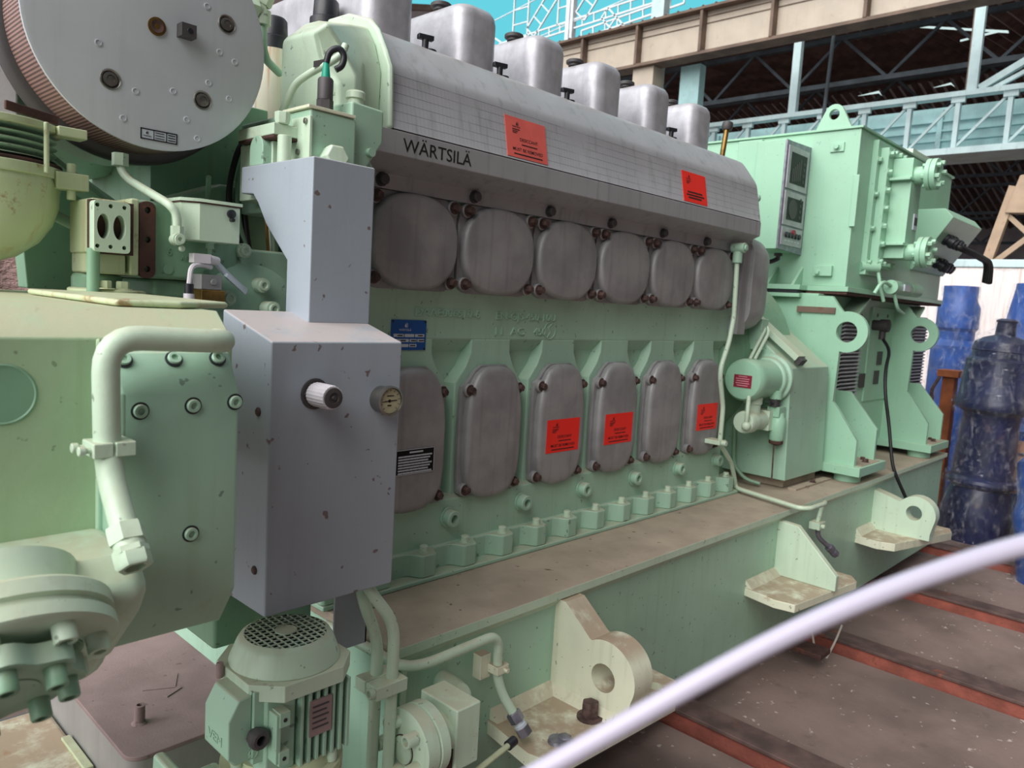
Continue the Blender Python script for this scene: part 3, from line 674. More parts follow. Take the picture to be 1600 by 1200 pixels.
# junction box and the pipe from the silencer
T = thing('terminal_box', 'small green junction box with black plug, below the silencer and left of the grey column', 'junction box', (.69, 1.52, 1.53))
b = MB(); b.prism([(.632,1.500),(.660,1.478),(.742,1.478),(.742,1.60),(.632,1.60)], 'z', 1.53, 1.604); b.build('box_body', 'green_pale', T, .002)
b = MB(); b.prism([(.630,1.497),(.659,1.475),(.745,1.475),(.745,1.60),(.630,1.60)], 'z', 1.604, 1.610); b.m(1); b.prism([(.631,1.4985),(.6595,1.4765),(.7435,1.4765),(.7435,1.60),(.631,1.60)], 'z', 1.601, 1.604); b.build('lid', ['green_pale', 'rust_plate'], T)
b = MB(); b.lathe([(.0085,0),(.0085,.006),(.006,.007)], (.722,1.478,1.588), -Y, 20); b.lathe([(.004,0),(.004,.01)], (.722,1.476,1.576), -Y, 10); b.build('blanking_plug', 'black', T)
b = MB(); b.lathe([(.008,0),(.008,.012),(.004,.012),(.004,.03)], (.70,1.52,1.53), -Z, 12); b.build('drain_nipple', 'green', T)
CAM_SCALE = (1., 0.)
T = thing('breather_pipe', 'bent green pipe running from under the silencer down to the junction box side', 'pipe', (.60, 1.49, 1.53))
b = MB(); b.tube([(.523,1.50,1.672),(.523,1.50,1.645),(.530,1.48,1.625)] + [cam_scaled(p, (.9066, .1354)) for p in ((.605,1.485,1.592),(.618,1.48,1.575),(.618,1.48,1.535))], .0075, 12, .018); b.build('pipe', 'green_pale', T)
b = MB(); b.lathe([(.014,0),(.014,.022),(.009,.022)], (.523,1.50,1.65), Z, 6); b.build('upper_nut', 'green_pale', T)
CAM_SCALE = (.9066, .1354); b = MB(); b.lathe([(.012,0),(.012,.018)], (.618,1.48,1.535), Z, 6); b.cyl((.618,1.49,1.528),(.612,1.455,1.528),.011); b.lathe([(.009,0),(.009,.004),(.004,.004),(.004,.001)], (.612,1.455,1.528), -Y, 14); b.ball((.625,1.475,1.512),.006,.006,.006); b.build('elbow_fitting', 'green_pale', T); CAM_SCALE = (1., 0.)

# rounded pump volute
CAM_SCALE = (.87, .1885)  # volute shrunk about the camera, so it sits further forward
T = thing('pump_volute', 'rounded green pump volute with small studs, directly left of the grey column foot', 'pump casing', (.85, 1.62, 1.40))
b = MB(); b.lathe([(.155,0),(.15,.03),(.125,.055),(.08,.068),(.02,.07)], (.835,1.66,1.370), -Y, 48); b.box(.81,.98,1.607,1.66,1.36,1.53); b.build('casing', 'green', T, .006)
for x, y, z in ((.845,1.57,1.452),(.815,1.60,1.525),(.86,1.55,1.402),(.775,1.585,1.42)):
    b = MB(); b.cyl((x,y+.035,z),(x,y,z),.016); b.lathe([(.011,0),(.011,.007),(.007,.007),(.006,.003)], (x,y,z), -Y, 16); b.build('stud', 'green_pale', T)
CAM_SCALE = (1., 0.)
T = thing('cable_bundle', 'thin pale cables looping down beside the grey bracket column', 'cables', (.80, 1.49, 1.43))
b = MB(); b.tube([(.79,1.47,1.62),(.80,1.47,1.52),(.81,1.47,1.47),(.79,1.45,1.435),(.75,1.42,1.425),(.70,1.405,1.438)], .0035, 8, .02); b.build('thin_cable', 'brass', T)
b = MB(); b.tube([(.80,1.48,1.64),(.815,1.48,1.53),(.81,1.475,1.455),(.835,1.46,1.425),(.87,1.45,1.42)], .0055, 8, .02); b.build('thick_cable', 'green_pale', T)
b = MB(); b.tube([(.70,1.53,1.66),(.73,1.60,1.60),(.765,1.56,1.545),(.768,1.55,1.50)], .005, 8, .02); b.build('rear_cable', 'green_dark', T)
b = MB(); b.box(.795,.83,1.462,1.49,1.472,1.484); b.build('cable_clamp', 'green', T, .001)

# solenoid valve with connector on the cooler lid
T = thing('solenoid_valve', 'little grey and brass solenoid valve with white connector, on the cooler lid', 'valve', (.625, 1.36, 1.412))
b = MB(); b.box(.606,.650,1.345,1.385,1.412,1.438); b.m(1); b.box(.606,.645,1.348,1.385,1.438,1.465); b.cyl((.628,1.348,1.452),(.628,1.343,1.452),.006); b.build('valve_block', ['brass', 'cast'], T, .002)
b = MB(); b.cyl((.577,1.33,1.412),(.577,1.33,1.430),.009); b.m(1); b.cyl((.577,1.33,1.430),(.577,1.33,1.447),.0075); b.build('coil', ['white', 'black'], T)
b = MB(); b.tube([(.577,1.33,1.447),(.580,1.33,1.478),(.60,1.335,1.482),(.622,1.345,1.478)], .0045, 8, .012); b.obox((.600,1.34,1.492), X, Y, Z, .015, .010, .008); b.cyl((.615,1.34,1.492),(.635,1.35,1.490),.008); b.build('connector', 'white', T)
b = MB(); b.tube([(.63,1.35,1.49),(.665,1.36,1.462),(.70,1.37,1.440)], .006, 10, .02); b.obox((.672,1.352,1.452), (1,.2,-.72), (0,1,.2), (.72,0,1), .026, .0065, .0035); b.build('tagged_lead', 'silver', T)

T = thing('breather_fitting', 'small green hex fitting with bent pipe at the right edge of the silencer', 'fitting', (.845, 1.6, 1.95))
b = MB(); b.lathe([(.020,0),(.020,.03)], (.800,1.6,2.035), X, 6); b.lathe([(.017,0),(.019,.004),(.019,.022),(.014,.026)], (.842,1.6,2.045), (.3,-.2,1), 6); b.cyl((.82,1.6,2.035),(.845,1.6,2.035),.015); b.cyl((.845,1.6,2.035),(.845,1.6,2.005),.016); b.build('hex_body', 'green_pale', T, .001)
b = MB(); b.tube([(.845,1.6,2.01),(.845,1.6,1.965),(.87,1.63,1.945),(.93,1.68,1.94)], .009, 10, .02); b.build('bent_pipe', 'green', T)
T = thing('hose_bundle', 'dark green and black hoses hanging in the shade between silencer and grey column', 'hoses', (.78, 1.6, 1.50))
for k, (dx, m_) in enumerate(((0,'rubber'),(.018,'green_dark'),(.034,'rubber'))):
    b = MB(); b.tube([(.86+dx,1.64,1.70),(.84+dx,1.62,1.765),(.80+dx,1.60,1.755),(.775+dx,1.60,1.66),(.775+dx,1.59,1.585),(.80+dx*.4,1.58,1.53)], .0065, 10, .04); b.build('hose', m_, T)
NEAR = (.85, .2175)  # left cooler housing group shrunk about the camera
CAM_SCALE = NEAR
# ================================================================== air cooler housing, cover and flanged outlet on the left
T = thing('cooler_housing', 'large plain green box housing with round dish, behind the bent green pipe at the left', 'housing', (.25, 1.4, .95))
b = MB(); b.prism([(1.05,1.10),(1.05,1.372),(1.10,1.410),(1.95,1.410),(1.95,1.10)], 'x', -.25, .520); b.box(.338,.344,1.046,1.052,1.10,1.372); b.build('housing_shell', 'green_old', T, .004)
b = MB(); b.box(-.20,-.08,1.25,1.37,-.255,1.10); b.box(-.20,-.08,1.75,1.87,-.255,1.10); b.build('support_leg', 'green_old', T, .004)
b = MB(); b.lathe([(.037,0),(.035,.0015),(.031,-.002),(.020,-.0035),(.005,-.004)], (.236,1.0495,1.305), -Y, 40); b.build('round_dish', 'green_dark', T)
b = MB(); b.prism([(.388,1.128),(.475,1.118),(.585,1.20),(.60,1.60),(.40,1.60)], 'z', 1.411, 1.421); b.build('lid_plate', 'green_rusty', T, .004)
CAM_SCALE = (1., 0.); b = MB(); b.box(.80,1.0,1.50,2.4,.95,1.35); b.box(.60,.80,1.262,1.50,.80,.90); b.build('free_end_casing', 'green_dark', ENG, .008); CAM_SCALE = NEAR

T = thing('outlet_casing', 'pale green cast casing with socket screws, left of the grey cabinet', 'casing', (.40, 1.05, .95))
b = MB(); R = []
for x, k in ((.345,.006),(.352,0),(.501,0),(.509,.006)):
    R.append([(x, y+ (k if y < 1.02 else 0), z - k*.4) for y, z in ((1.0,1.02),(1.0,1.305),(1.036,1.357),(1.09,1.357),(1.09,.955),(1.05,.955))])
b.rings(R); b.prism([(.338,1.02),(.338,1.345),(.350,1.362),(.50,1.362),(.512,1.35),(.512,1.02)], 'y', 1.045, 1.095)
b.build('cover_casting', 'green', T, .006, seg=3)
b = MB(); b.prism([(.92,1.05),(.895,1.09),(.935,1.125),(1.06,1.128),(1.06,.955),(1.02,.955)], 'x', .205, .352)
b.rings([[(x,y,z+dz) for x,z in ((.205,.955),(.300,.965),(.346,.978),(.346,1.10),(.205,1.10))] for y, dz in ((1.004,0),(1.03,-.035),(1.07,-.05))])
b.build('elbow_casting', 'green_pale', T, .02, seg=4)
sc = [(.363,1.027,1.347),(.427,1.027,1.347),(.487,1.027,1.347),(.374,1.0,1.284),(.4415,1.0,1.287),(.500,1.0,1.289),(.441,1.0,1.112)]
s0 = None
for p in sc:
    b = MB(); b.lathe([(.0115,-.004),(.0115,.0005)], p, -Y if p[1] < 1.01 else (0,-.8,.6), 20); b.m(1)
    b.lathe([(.0088,-.003),(.0088,.004),(.008,.005),(.0048,.005),(.0045,.001)], p, -Y if p[1] < 1.01 else (0,-.8,.6), 20); b.build('socket_screw', ['black', 'green'], T)
T = thing('flanged_outlet', 'round bolted pale green flange tilted downwards at the lower left edge', 'flange', (.20, .87, .98))
n = V((-.03,-.69,-.72)).normalized(); c0 = V((.200,.925,1.072)); u, v, _ = frame(n)
b = MB(); b.lathe([(.085,-.05),(.08,-.005),(.108,-.004),(.112,.0),(.112,.016),(.106,.018),(.106,.024),(.112,.026),(.112,.040),(.108,.043),(.04,.043)], c0, n, 56); fl = b.build('flange_ring', 'green_pale', T, .0)
b = MB(); b.lathe([(.046,.043),(.046,.0445),(.043,.0445),(.043,.0455),(.01,.0455)], c0 + u*.03, n, 36); b.build('end_face', 'green_dark', fl)
for i in range(8):
    a = 2*PI*(i+.35)/8; p = c0 + n*.043 + (u*math.cos(a) + v*math.sin(a))*.088
    b = MB(); b.lathe([(.0115,0),(.0115,.017),(.0105,.019),(.0065,.019),(.006,.009)], p, n, 18); b.build('flange_bolt', 'green_pale', fl)
c1 = c0 + n*.055 + v*.010 - u*.012
for sgn in (1,): pass
b = MB(); b.lathe([(.05,-.045),(.05,0)], c1, n, 36)
rg = []
for t in (0, .022):
    rg.append([c1 + n*t + (u*math.cos(a) + v*math.sin(a))*(.078 + .006*math.cos(8*a)) for a in [2*PI*i/64 for i in range(64)]])
b.rings(rg); b.lathe([(.04,.022),(.04,.0235),(.036,.0235)], c1, n, 32)
f2 = b.build('lower_flange', 'green', T, .002)
for i in range(8):
    a = 2*PI*i/8; p = c1 + n*.022 + (u*math.cos(a) + v*math.sin(a))*.064
    b = MB(); b.lathe([(.0105,0),(.0105,.019),(.0095,.021),(.006,.021),(.0055,.01)], p, n, 18); b.build('flange_bolt', 'green_dark', f2)

T = thing('vent_pipe', 'thick pale green pipe bent round the cast casing and ending in hex nuts', 'pipe', (.34, .97, 1.10))
b = MB(); b.tube([(.485,1.03,1.373),(.478,.978,1.374),(.3235,.972,1.380),(.3255,.97,1.225),(.326,.915,1.160)], .0155, 18, .042); b.build('pipe', 'green_pale', T)
ax = V((0,-.62,-.72)).normalized(); pp = V((.326,.917,1.163))
b = MB(); b.lathe([(.020,0),(.021,.004),(.021,.022)], pp, ax, 6); b.lathe([(.0175,.022),(.0175,.029)], pp, ax, 24); b.lathe([(.020,.029),(.020,.036)], pp, ax, 6, rot=.3); b.lathe([(.0205,.036),(.0205,.050),(.018,.053),(.0125,.053),(.012,.03)], pp, ax, 6, rot=.1); b.build('end_nuts', 'green_pale', T)
b = MB(); b.box(.304,.3265,.9505,.992,1.238,1.256); b.box(.3285,.352,.9505,1.002,1.238,1.256)
for y in (.948,.972): b.cyl((.306,y+.012,1.247),(.296,y+.012,1.247),.0035); b.lathe([(.0062,0),(.0062,.008),(.003,.008)], (.298,y+.012,1.247), -X, 12)
b.build('pipe_clamp', 'green_pale', T, .0015)

CAM_SCALE = (1., 0.)
# oil tray behind the motor
T = thing('sump_tank', 'low flat topped tank with mauve dusty lid and two stub pins, lower left', 'tank', (.66, 1.7, .30))
b = MB(); b.prism(rrect(.66,1.72,.286,.60,.03,5), 'z', .30, .542); b.build('tank_body', 'tray', T)
b = MB(); b.prism(rrect(.66,1.72,.29,.605,.032,5), 'z', .542, .551); b.build('lid', 'mauve', T, .002)
for x, y in ((.579,1.538),(.765,1.953)):
    b = MB(); b.lathe([(.016,0),(.013,.003),(.0105,.004),(.0105,.038),(.006,.039),(.006,.02)], (x,y,.551), Z, 18); b.build('stub_pin', 'mauve', T)
b = MB(); b.prism([(.63,1.66),(.69,1.63),(.72,1.69),(.66,1.72)], 'z', .551, .5528); b.prism([(.66,1.60),(.70,1.62),(.698,1.632),(.657,1.612)], 'z', .551, .5535); b.build('dust_flake', 'mauve', T)
T = thing('tank_bracket', 'cream rust stained bracket block beside the sump tank, bottom left corner', 'bracket', (.40, 1.62, .30))
b = MB(); b.box(.36,.513,1.45,1.92,.30,.448); b.box(.44,.50,1.46,1.50,.448,.47); b.build('block', 'cream', T, .02, seg=3)
b = MB(); b.cyl((.34,1.62,.0),(.34,1.62,.62),.014); b.build('upright_rod', 'green_pale', T)
b = MB(); b.box(.495,.513,1.60,1.75,.448,.456); b.build('rust_edge', 'green_rusty', T, .002)
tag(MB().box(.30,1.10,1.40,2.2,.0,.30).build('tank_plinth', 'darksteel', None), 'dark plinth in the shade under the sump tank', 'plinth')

# ================================================================== electric pump motor
T = thing('electric_motor', 'small pale green upright electric motor with cooling fins, under the grey cabinet', 'motor', (.645, 1.095, .40))
mx, my = .645, 1.095
def octa(h, c): return [(mx-h+c,my-h),(mx+h-c,my-h),(mx+h,my-h+c),(mx+h,my+h-c),(mx+h-c,my+h),(mx-h+c,my+h),(mx-h,my+h-c),(mx-h,my-h+c)]
b = MB(); b.prism(octa(.093,.040), 'z', .815, .842); b.lathe([(.090,0),(.089,.004),(.078,.032),(.073,.040),(.066,.043)], (mx,my,.842), Z, 48, True, False); b.build('fan_cowl', 'green_pale', T, .0015)
b = MB()
for i in range(-5, 6):
    o = i*.0118; L = math.sqrt(max(0, .067**2 - o*o))
    if L > .01: b.box(mx-L, mx+L, my+o-.0011, my+o+.0011, .8835, .8855); b.box(mx+o-.0011, mx+o+.0011, my-L, my+L, .883, .885)
b.lathe([(.018,0),(.018,.002)], (mx,my,.885), Z, 20); b.build('fan_grille', 'green_pale', T)
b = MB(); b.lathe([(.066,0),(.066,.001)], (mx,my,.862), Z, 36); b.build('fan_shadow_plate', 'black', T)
b = MB(); b.prism(octa(.058,.02), 'z', .688, .816)
b.box(mx-.072,mx-.02,my-.072,my-.03,.688,.816); b.build('motor_frame', 'green', T, .004)
b = MB()
for i in range(7):
    o = -.014+.0145*i
    b.box(mx+o-.0028, mx+o+.0028, my-.082, my-.05, .690, .812); b.box(mx-.079, mx-.05, my-.035+.0135*i-.002, my-.035+.0135*i+.002, .78-.0*i, .812)
    b.box(mx+.05, mx+.079, my-.04+.0135*i-.002, my-.04+.0135*i+.002, .690, .812)
b.build('cooling_fins', 'green', T, .001)
b = MB(); b.box(mx-.002,mx+.038,my-.0850,my-.080,.735,.795); b.m(1)
for j in range(5): lines(b, (mx+.002,my-.0852,.785-.009*j), X, Z, .030-.004*(j%2), .003, [3,5,2,4])
b.build('rating_plate', ['mauve', 'dark_grey'], T)
b = MB(); b.prism([(.518,.735),(.518,.795),(.534,.825),(.556,.828),(.556,.722),(.53,.722)], 'y', 1.035, 1.115); b.build('terminal_box', 'green', T, .003)
b = MB(); b.box(.556,.580,1.03,1.12,.715,.832); b.m(1); b.cyl((.545,1.122,.825),(.545,1.122,.85),.006); b.m(0)
for y, z in ((1.038,.83),(1.038,.728)): b.lathe([(.004,0),(.004,.004)], (.557,y,z), -X, 8)
b.build('box_base', ['green', 'mauve'], T, .002)
b = MB(); b.text('VEM', (.5176,1.10,.748), -Y, Z, .022, .0008, fit=.045); b.build('raised_lettering', 'green', T)
b = MB(); b.lathe([(.015,0),(.015,.007)], (.560,1.032,.762), -Y, 8); b.lathe([(.0165,.007),(.0165,.018),(.013,.021),(.008,.021),(.008,.006)], (.560,1.032,.762), -Y, 10); b.build('cable_gland', 'dark_grey', T)
b = MB(); b.tube([(.556+.007*math.cos(a),1.029,.735+.008*math.sin(a)) for a in [2*PI*i/16 for i in range(17)]], .0008, 6); b.build('cast_ring', 'green', T)
for z in (.790,.727):
    b = MB(); b.box(.583,.600,.998,1.03,z-.011,z+.012); b.m(1); b.lathe([(.0035,0),(.0035,.0008)], (.5915,.998,z), -Y, 12); b.build('lifting_lug', ['green', 'black'], T, .002)
b = MB(); b.box(.578,.586,1.0,1.03,.72,.80); b.build('lug_rib', 'green', T, .001)
b = MB(); b.lathe([(.10,0),(.10,.014),(.085,.016),(.08,.035)], (mx,my,.655), Z, 40); b.lathe([(.09,0),(.09,.20),(.10,.20),(.10,.252)], (mx,my,.40), Z, 36); b.build('mounting_flange', 'green_rusty', T)
for i in range(6):
    a = 2*PI*i/6 - 2.0; b = MB(); b.lathe([(.010,0),(.010,.008),(.0085,.02),(.005,.02),(.004,.01)], (mx+.086*math.cos(a), my+.086*math.sin(a), .671), Z, 14); b.build('flange_bolt', 'green_pale', T)
b = MB(); b.box(.44,.56,1.0,1.16,.60,.66); b.prism([(1.02,.55),(1.02,.70),(1.05,.72),(1.15,.72),(1.17,.55)], 'x', .452, .47); b.build('side_bracket', 'green', T, .006)
b = MB(); b.prism(rrect(mx,my,.36,.26,.02), 'z', 0., .40); b.build('pump_pedestal', 'green_dark', T, .004)

# ================================================================== pipes and valve at the near end of the skid
T = thing('riser_pipes', 'pair of pale green upright pipes rising beside the skid corner to the cabinet', 'pipes', (.88, 1.13, .10))
b = MB(); b.tube([(.829,1.135,.93),(.829,1.125,.905),(.889,1.115,.825),(.887,1.115,.12)], .0115, 14, .04); b.build('front_pipe', 'green_pale', T)
b = MB(); b.tube([(.835,1.16,.92),(.84,1.15,.865),(.874,1.145,.785),(.868,1.145,.12)], .0115, 14, .04); b.build('rear_pipe', 'green_pale', T)
b = MB(); b.box(.838,.912,1.095,1.13,.690,.716); b.box(.838,.912,1.132,1.165,.690,.716); b.lathe([(.0105,0),(.0105,.012),(.006,.012),(.006,.006)], (.838,1.105,.705), -X, 14); b.build('pipe_clamp', 'green_pale', T, .002)
CAM_SCALE = CAM_SKID
T = thing('skid_drain_pipe', 'pale pipe along the skid side ending in a zinc fitting above the near pad', 'pipe', (1.16, 1.09, .56))
b = MB(); b.tube([(.885,1.34,.745),(.90,1.10,.738),(.95,1.088,.733),(1.152,1.088,.738),(1.157,1.09,.66),(1.157,1.088,.635),(1.162,1.075,.60),(1.176,1.05,.562)], .0105, 14, .035); b.build('pipe', 'green_pale', T)
b = MB(); b.box(1.12,1.150,1.105,1.13,.635,.690); b.box(1.143,1.178,1.076,1.106,.648,.668); b.lathe([(.006,0),(.006,.01)], (1.166,1.076,.658), -Y, 10); b.build('pipe_clamp', 'cream', T, .002)
q = V((1.174,1.053,.567)); a = V((.25,-.45,-.72)).normalized()
b = MB(); b.lathe([(.0155,0),(.0165,.003),(.0165,.022)], q, a, 6); b.m(1); b.lathe([(.012,.022),(.012,.028),(.0145,.030),(.0145,.036)], q, a, 18); b.m(0); b.lathe([(.0165,.036),(.0165,.055),(.010,.055),(.010,.045)], q, a, 6, rot=.4); b.build('end_fitting', ['zinc', 'silver'], T)
T = thing('drain_valve', 'pale round bolted valve cover at the bottom, left of the near pad', 'valve', (.93, 1.02, .40))
b = MB(); b.lathe([(.060,0),(.066,.004),(.066,.03),(.062,.032),(.062,.034),(.066,.036),(.066,.055)], (.83,1.0,.650), X, 48); b.build('round_cover', 'green_pale', T)
b = MB(); b.lathe([(.025,0),(.025,.004),(.022,.006)], (.83,1.0,.645), -X, 28); b.m(1); b.lathe([(.027,0),(.027,.0012)], (.83,1.0,.645), -X, 28); b.build('centre_cap', ['green_pale', 'rust'], T)
for i in range(5):
    a = 2*PI*i/5 + 1.1; b = MB(); b.lathe([(.0125,0),(.0125,.022),(.0115,.024),(.0075,.024),(.007,.014)], (.83,1.0+.046*math.cos(a),.650+.046*math.sin(a)), -X, 18); b.build('cover_bolt', 'green_pale', T)
b = MB(); b.cyl((.88,1.0,.645),(.93,1.0,.645),.042); b.box(.915,.975,.955,1.06,.585,.705); b.m(1); b.box(.89,.916,.96,1.05,.585,.64); b.build('valve_block', ['green_pale', 'rust_plate'], T, .004)
b = MB(); b.tube([(.96,1.03,.655),(1.02,1.05,.655),(1.045,1.10,.645),(1.045,1.16,.645)], .022, 18, .05); b.build('weld_elbow', 'green_pale', T)
b = MB(); b.cyl((.98,.97,.55),(1.09,.985,.555),.006); b.m(1); b.cyl((1.09,.985,.555),(1.112,.988,.557),.010); b.build('handle', ['green_rusty', 'black'], T)
b = MB(); b.box(.92,.97,1.0,1.06,.20,.59); b.build('stand', 'green_dark', T)
CAM_SCALE = (1., 0.)
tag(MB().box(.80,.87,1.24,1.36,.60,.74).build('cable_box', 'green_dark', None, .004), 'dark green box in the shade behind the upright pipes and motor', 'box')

# ================================================================== base frame
CAM_SCALE = CAM_SKID
T = thing('base_frame', 'long green welded steel skid carrying the engine, with dusty brown top deck', 'base frame', (2.8, 2.0, .25))
b = MB(); b.box(.915,4.715,1.146,2.52,.25,.738); b.box(.909,.925,1.142,2.53,.251,.7375); b.build('skid_beam', 'green', T, .002)
b = MB(); b.box(.905,4.725,1.130,2.54,.738,.760); b.build('deck_plate', 'deck', T, .002)
b = MB(); b.box(.905,4.725,1.1285,1.1300,.7385,.7595); b.prism([(1.146,.718),(1.132,.738),(1.146,.738)], 'x', .93, 4.71); b.box(.932,.945,1.138,1.146,.25,.738); b.build('edge_weld', 'green_pale', T, .001)
def pad(pts, z, t, holes, name='foot_pad'):
    b = MB(); b.plate(pts, holes, 'z', z-t, z); return b.build(name, 'cream', T, .004)
b = MB(); pz = .500
p1 = pad([(1.195,1.15),(1.17,1.0),(1.185,.935),(1.62,.915),(1.70,.965),(1.715,1.15)], pz, .032, [circ(1.633,.985,.020,18), circ(1.245,.955,.016,18)])
b = MB(); b.hexb((1.383,1.0,pz), Z, .021, .034); b.build('anchor_bolt', 'rust', p1)
b = MB(); b.hexb((1.262,.975,pz), Z, .016, .012); b.lathe([(.022,0),(.020,.008)],(1.25,.985,pz),Z,16); b.build('levelling_bolt', 'zinc', p1)
b = MB(); b.prism([(1.146,pz),(1.12,pz),(1.146,pz+.026)], 'x', 1.20, 1.71); b.prism([(1.41,pz),(1.392,pz),(1.41,pz+.022)], 'y', .95, 1.146); b.build('weld_bead', 'cream', p1)
p2 = pad([(2.43,1.15),(2.405,1.03),(2.42,.965),(2.83,.915),(2.88,.95),(2.89,1.15)], .522, .03, [])
b = MB(); b.hexb((2.70,.98,.522), Z, .019, .032); b.build('anchor_bolt', 'rust', p2)
b = MB(); b.prism([(1.146,.522),(1.12,.522),(1.146,.548)], 'x', 2.43, 2.88); b.build('weld_bead', 'cream', p2)
p3 = pad([(3.46,1.15),(3.44,1.05),(3.47,.985),(3.90,.875),(3.97,.90),(3.985,1.15)], .520, .035, [circ(3.86,.95,.018,16)])
b = MB(); b.prism([(1.146,.52),(1.12,.52),(1.146,.55)], 'x', 3.46, 3.98); b.build('weld_bead', 'cream', p3)
lug = [(1.150,.500),(1.150,.736),(1.115,.736),(1.035,.672)] + circ(.985,.600,.083,20,58,205) + [(.915,.53),(.915,.500)]
b = MB(); b.plate(lug, [circ(.990,.592,.034,24)], 'x', 1.41, 1.482); b.build('lifting_lug', 'cream', T)
lug3 = [(1.150,.520),(1.150,.700),(1.09,.685),(1.035,.668)] + circ(.965,.625,.080,20,50,200) + [(.90,.55),(.90,.520)]
b = MB(); b.plate(lug3, [circ(.972,.630,.033,24)], 'x', 3.64, 3.70); b.build('lifting_lug', 'green_pale', T)
b = MB(); b.prism([(1.150,.522),(1.150,.722),(1.075,.718),(.925,.575),(.925,.522)], 'x', 2.65, 2.676); b.build('gusset', 'green_pale', T, .003)
b = MB(); b.tube([(2.83,1.06,.30),(2.86,1.04,.18),(2.875,1.03,.14),(2.90,1.02,.16),(2.93,1.0,.24),(2.95,.99,.30)], .004, 6, .03); b.tube([(2.875,1.03,.14),(2.88,1.03,.09),(2.89,1.02,.03)], .0035, 6); b.tube([(2.875,1.03,.14),(2.865,1.035,.08),(2.87,1.03,.02)], .0035, 6); b.tube([(2.87,1.03,.15),(2.885,1.025,.135),(2.875,1.02,.125),(2.865,1.03,.14)], .005, 6)
tag(b.build('tied_string', 'string', None), 'knotted grey string hanging below the middle skid pad', 'string')
CAM_SCALE = (1., 0.)
tag(MB().box(3.02,3.12,1.08,1.22,.0975,.120).build('steel_shim', 'rust_plate', None, .004), 'rusty steel shim on the rail below the middle pad, where the string hangs', 'shim')
for x, l in ((2.30,'near'),(4.31,'far')):
    tag(MB().box(x,x+.09,1.5,1.9,.0975,.1325).build('rail_packer', 'brownsteel', None, .003), 'dark steel packer on the rail under the '+l+' half of the skid', 'packer')
CAM_SCALE = CAM_SKID
# ================================================================== starter motor and flywheel guard
T = thing('starter_motor', 'pale green cylindrical starter motor with small maroon plate, in front of the flywheel guard', 'starter motor', (2.80, 1.37, .95))
cy, cz = 1.37, 1.205
b = MB(); b.lathe([(.05,-.004),(.072,0),(.080,.010),(.082,.03),(.082,.045),(.078,.047),(.076,.19),(.066,.20),(.060,.24)], (2.715,cy,cz), X, 48); b.build('motor_barrel', 'green_gen', T)
b = MB(); b.box(2.7085,2.7125,cy-.040,cy+.032,cz-.028,cz+.020); b.m(1)
for j, w in enumerate((.035,.055,.05,.055,.045)): b.box(2.7080,2.709,cy-.004-w/2,cy-.004+w/2,cz+.012-.0085*j,cz+.0155-.0085*j)
b.build('warning_plate', ['maroon', 'pinkline'], T)
b = MB(); b.lathe([(.072,0),(.085,.01),(.088,.03),(.10,.035),(.10,.055)], (2.895,cy,cz), X, 40)
b.prism([(cy-.07,cz-.07),(cy-.085,cz+.03),(cy-.02,cz+.10),(cy+.16,cz+.24),(cy+.22,cz+.24),(cy+.20,cz-.06),(cy+.03,cz-.10)], 'x', 2.935, 2.952)
b.box(2.90,2.955,cy+.03,cy+.09,cz+.11,cz+.235); b.build('mounting_bracket', 'green', T, .004)
b = MB(); b.lathe([(.035,0),(.035,.03),(.03,.03),(.03,.07)], (2.80,cy-.01,1.14), -Z, 24)
b.lathe([(.04,0),(.044,.01),(.044,.05),(.036,.06),(.036,.16)], (2.71,cy-.02,1.045), X, 28); b.obox((2.90,cy-.02,1.045), X, Y, Z, .045, .036, .040); b.build('relay_valve', 'green_pale', T, .003)
b = MB(); b.lathe([(.03,0),(.03,.012),(.018,.02)], (2.985,cy-.03,1.045), (.6,-.8,0), 20); b.build('red_cap', 'maroon', T)
b = MB(); b.lathe([(.026,0),(.030,.006),(.030,.085),(.024,.095),(.020,.11)], (2.915,1.305,.965), Z, 24); b.m(1); b.lathe([(.027,0),(.027,.012),(.010,.02)], (2.915,1.305,.965), -Z, 20); b.build('air_filter_bowl', ['green_gen', 'rust_plate'], T)
b = MB(); b.box(2.885,2.945,1.29,1.34,1.06,1.10); b.m(1); b.box(2.875,2.91,1.30,1.33,1.10,1.135); b.m(0); b.cyl((2.895,1.315,1.13),(2.895,1.315,1.165),.024); b.m(2); b.lathe([(.012,0),(.012,.003)], (2.87,1.315,1.115), -X, 3); b.build('solenoid', ['green_gen', 'dark_grey', 'black'], T, .002)
b = MB(); b.tube([(2.70,1.33,1.15),(2.69,1.325,1.08),(2.70,1.33,1.04)], .008, 10, .02); b.ball((2.70,1.33,1.035),.018,.018,.018); b.build('air_line', 'green_pale', T)
b = MB(); b.tube([(2.82,1.40,1.28),(2.93,1.40,1.40),(2.935,1.42,1.425),(2.92,1.50,1.44)], .0065, 8, .02); b.tube([(2.84,1.39,1.28),(2.945,1.39,1.39),(2.95,1.41,1.42),(2.94,1.50,1.45)], .0065, 8, .02); b.cyl((2.91,1.48,1.435),(2.91,1.54,1.45),.022); b.build('twin_tubes', 'green_pale', T)
b = MB(); b.cyl((2.90,1.305,.945),(2.90,1.30,.80),.003); b.build('drain_wire', 'rust', T)

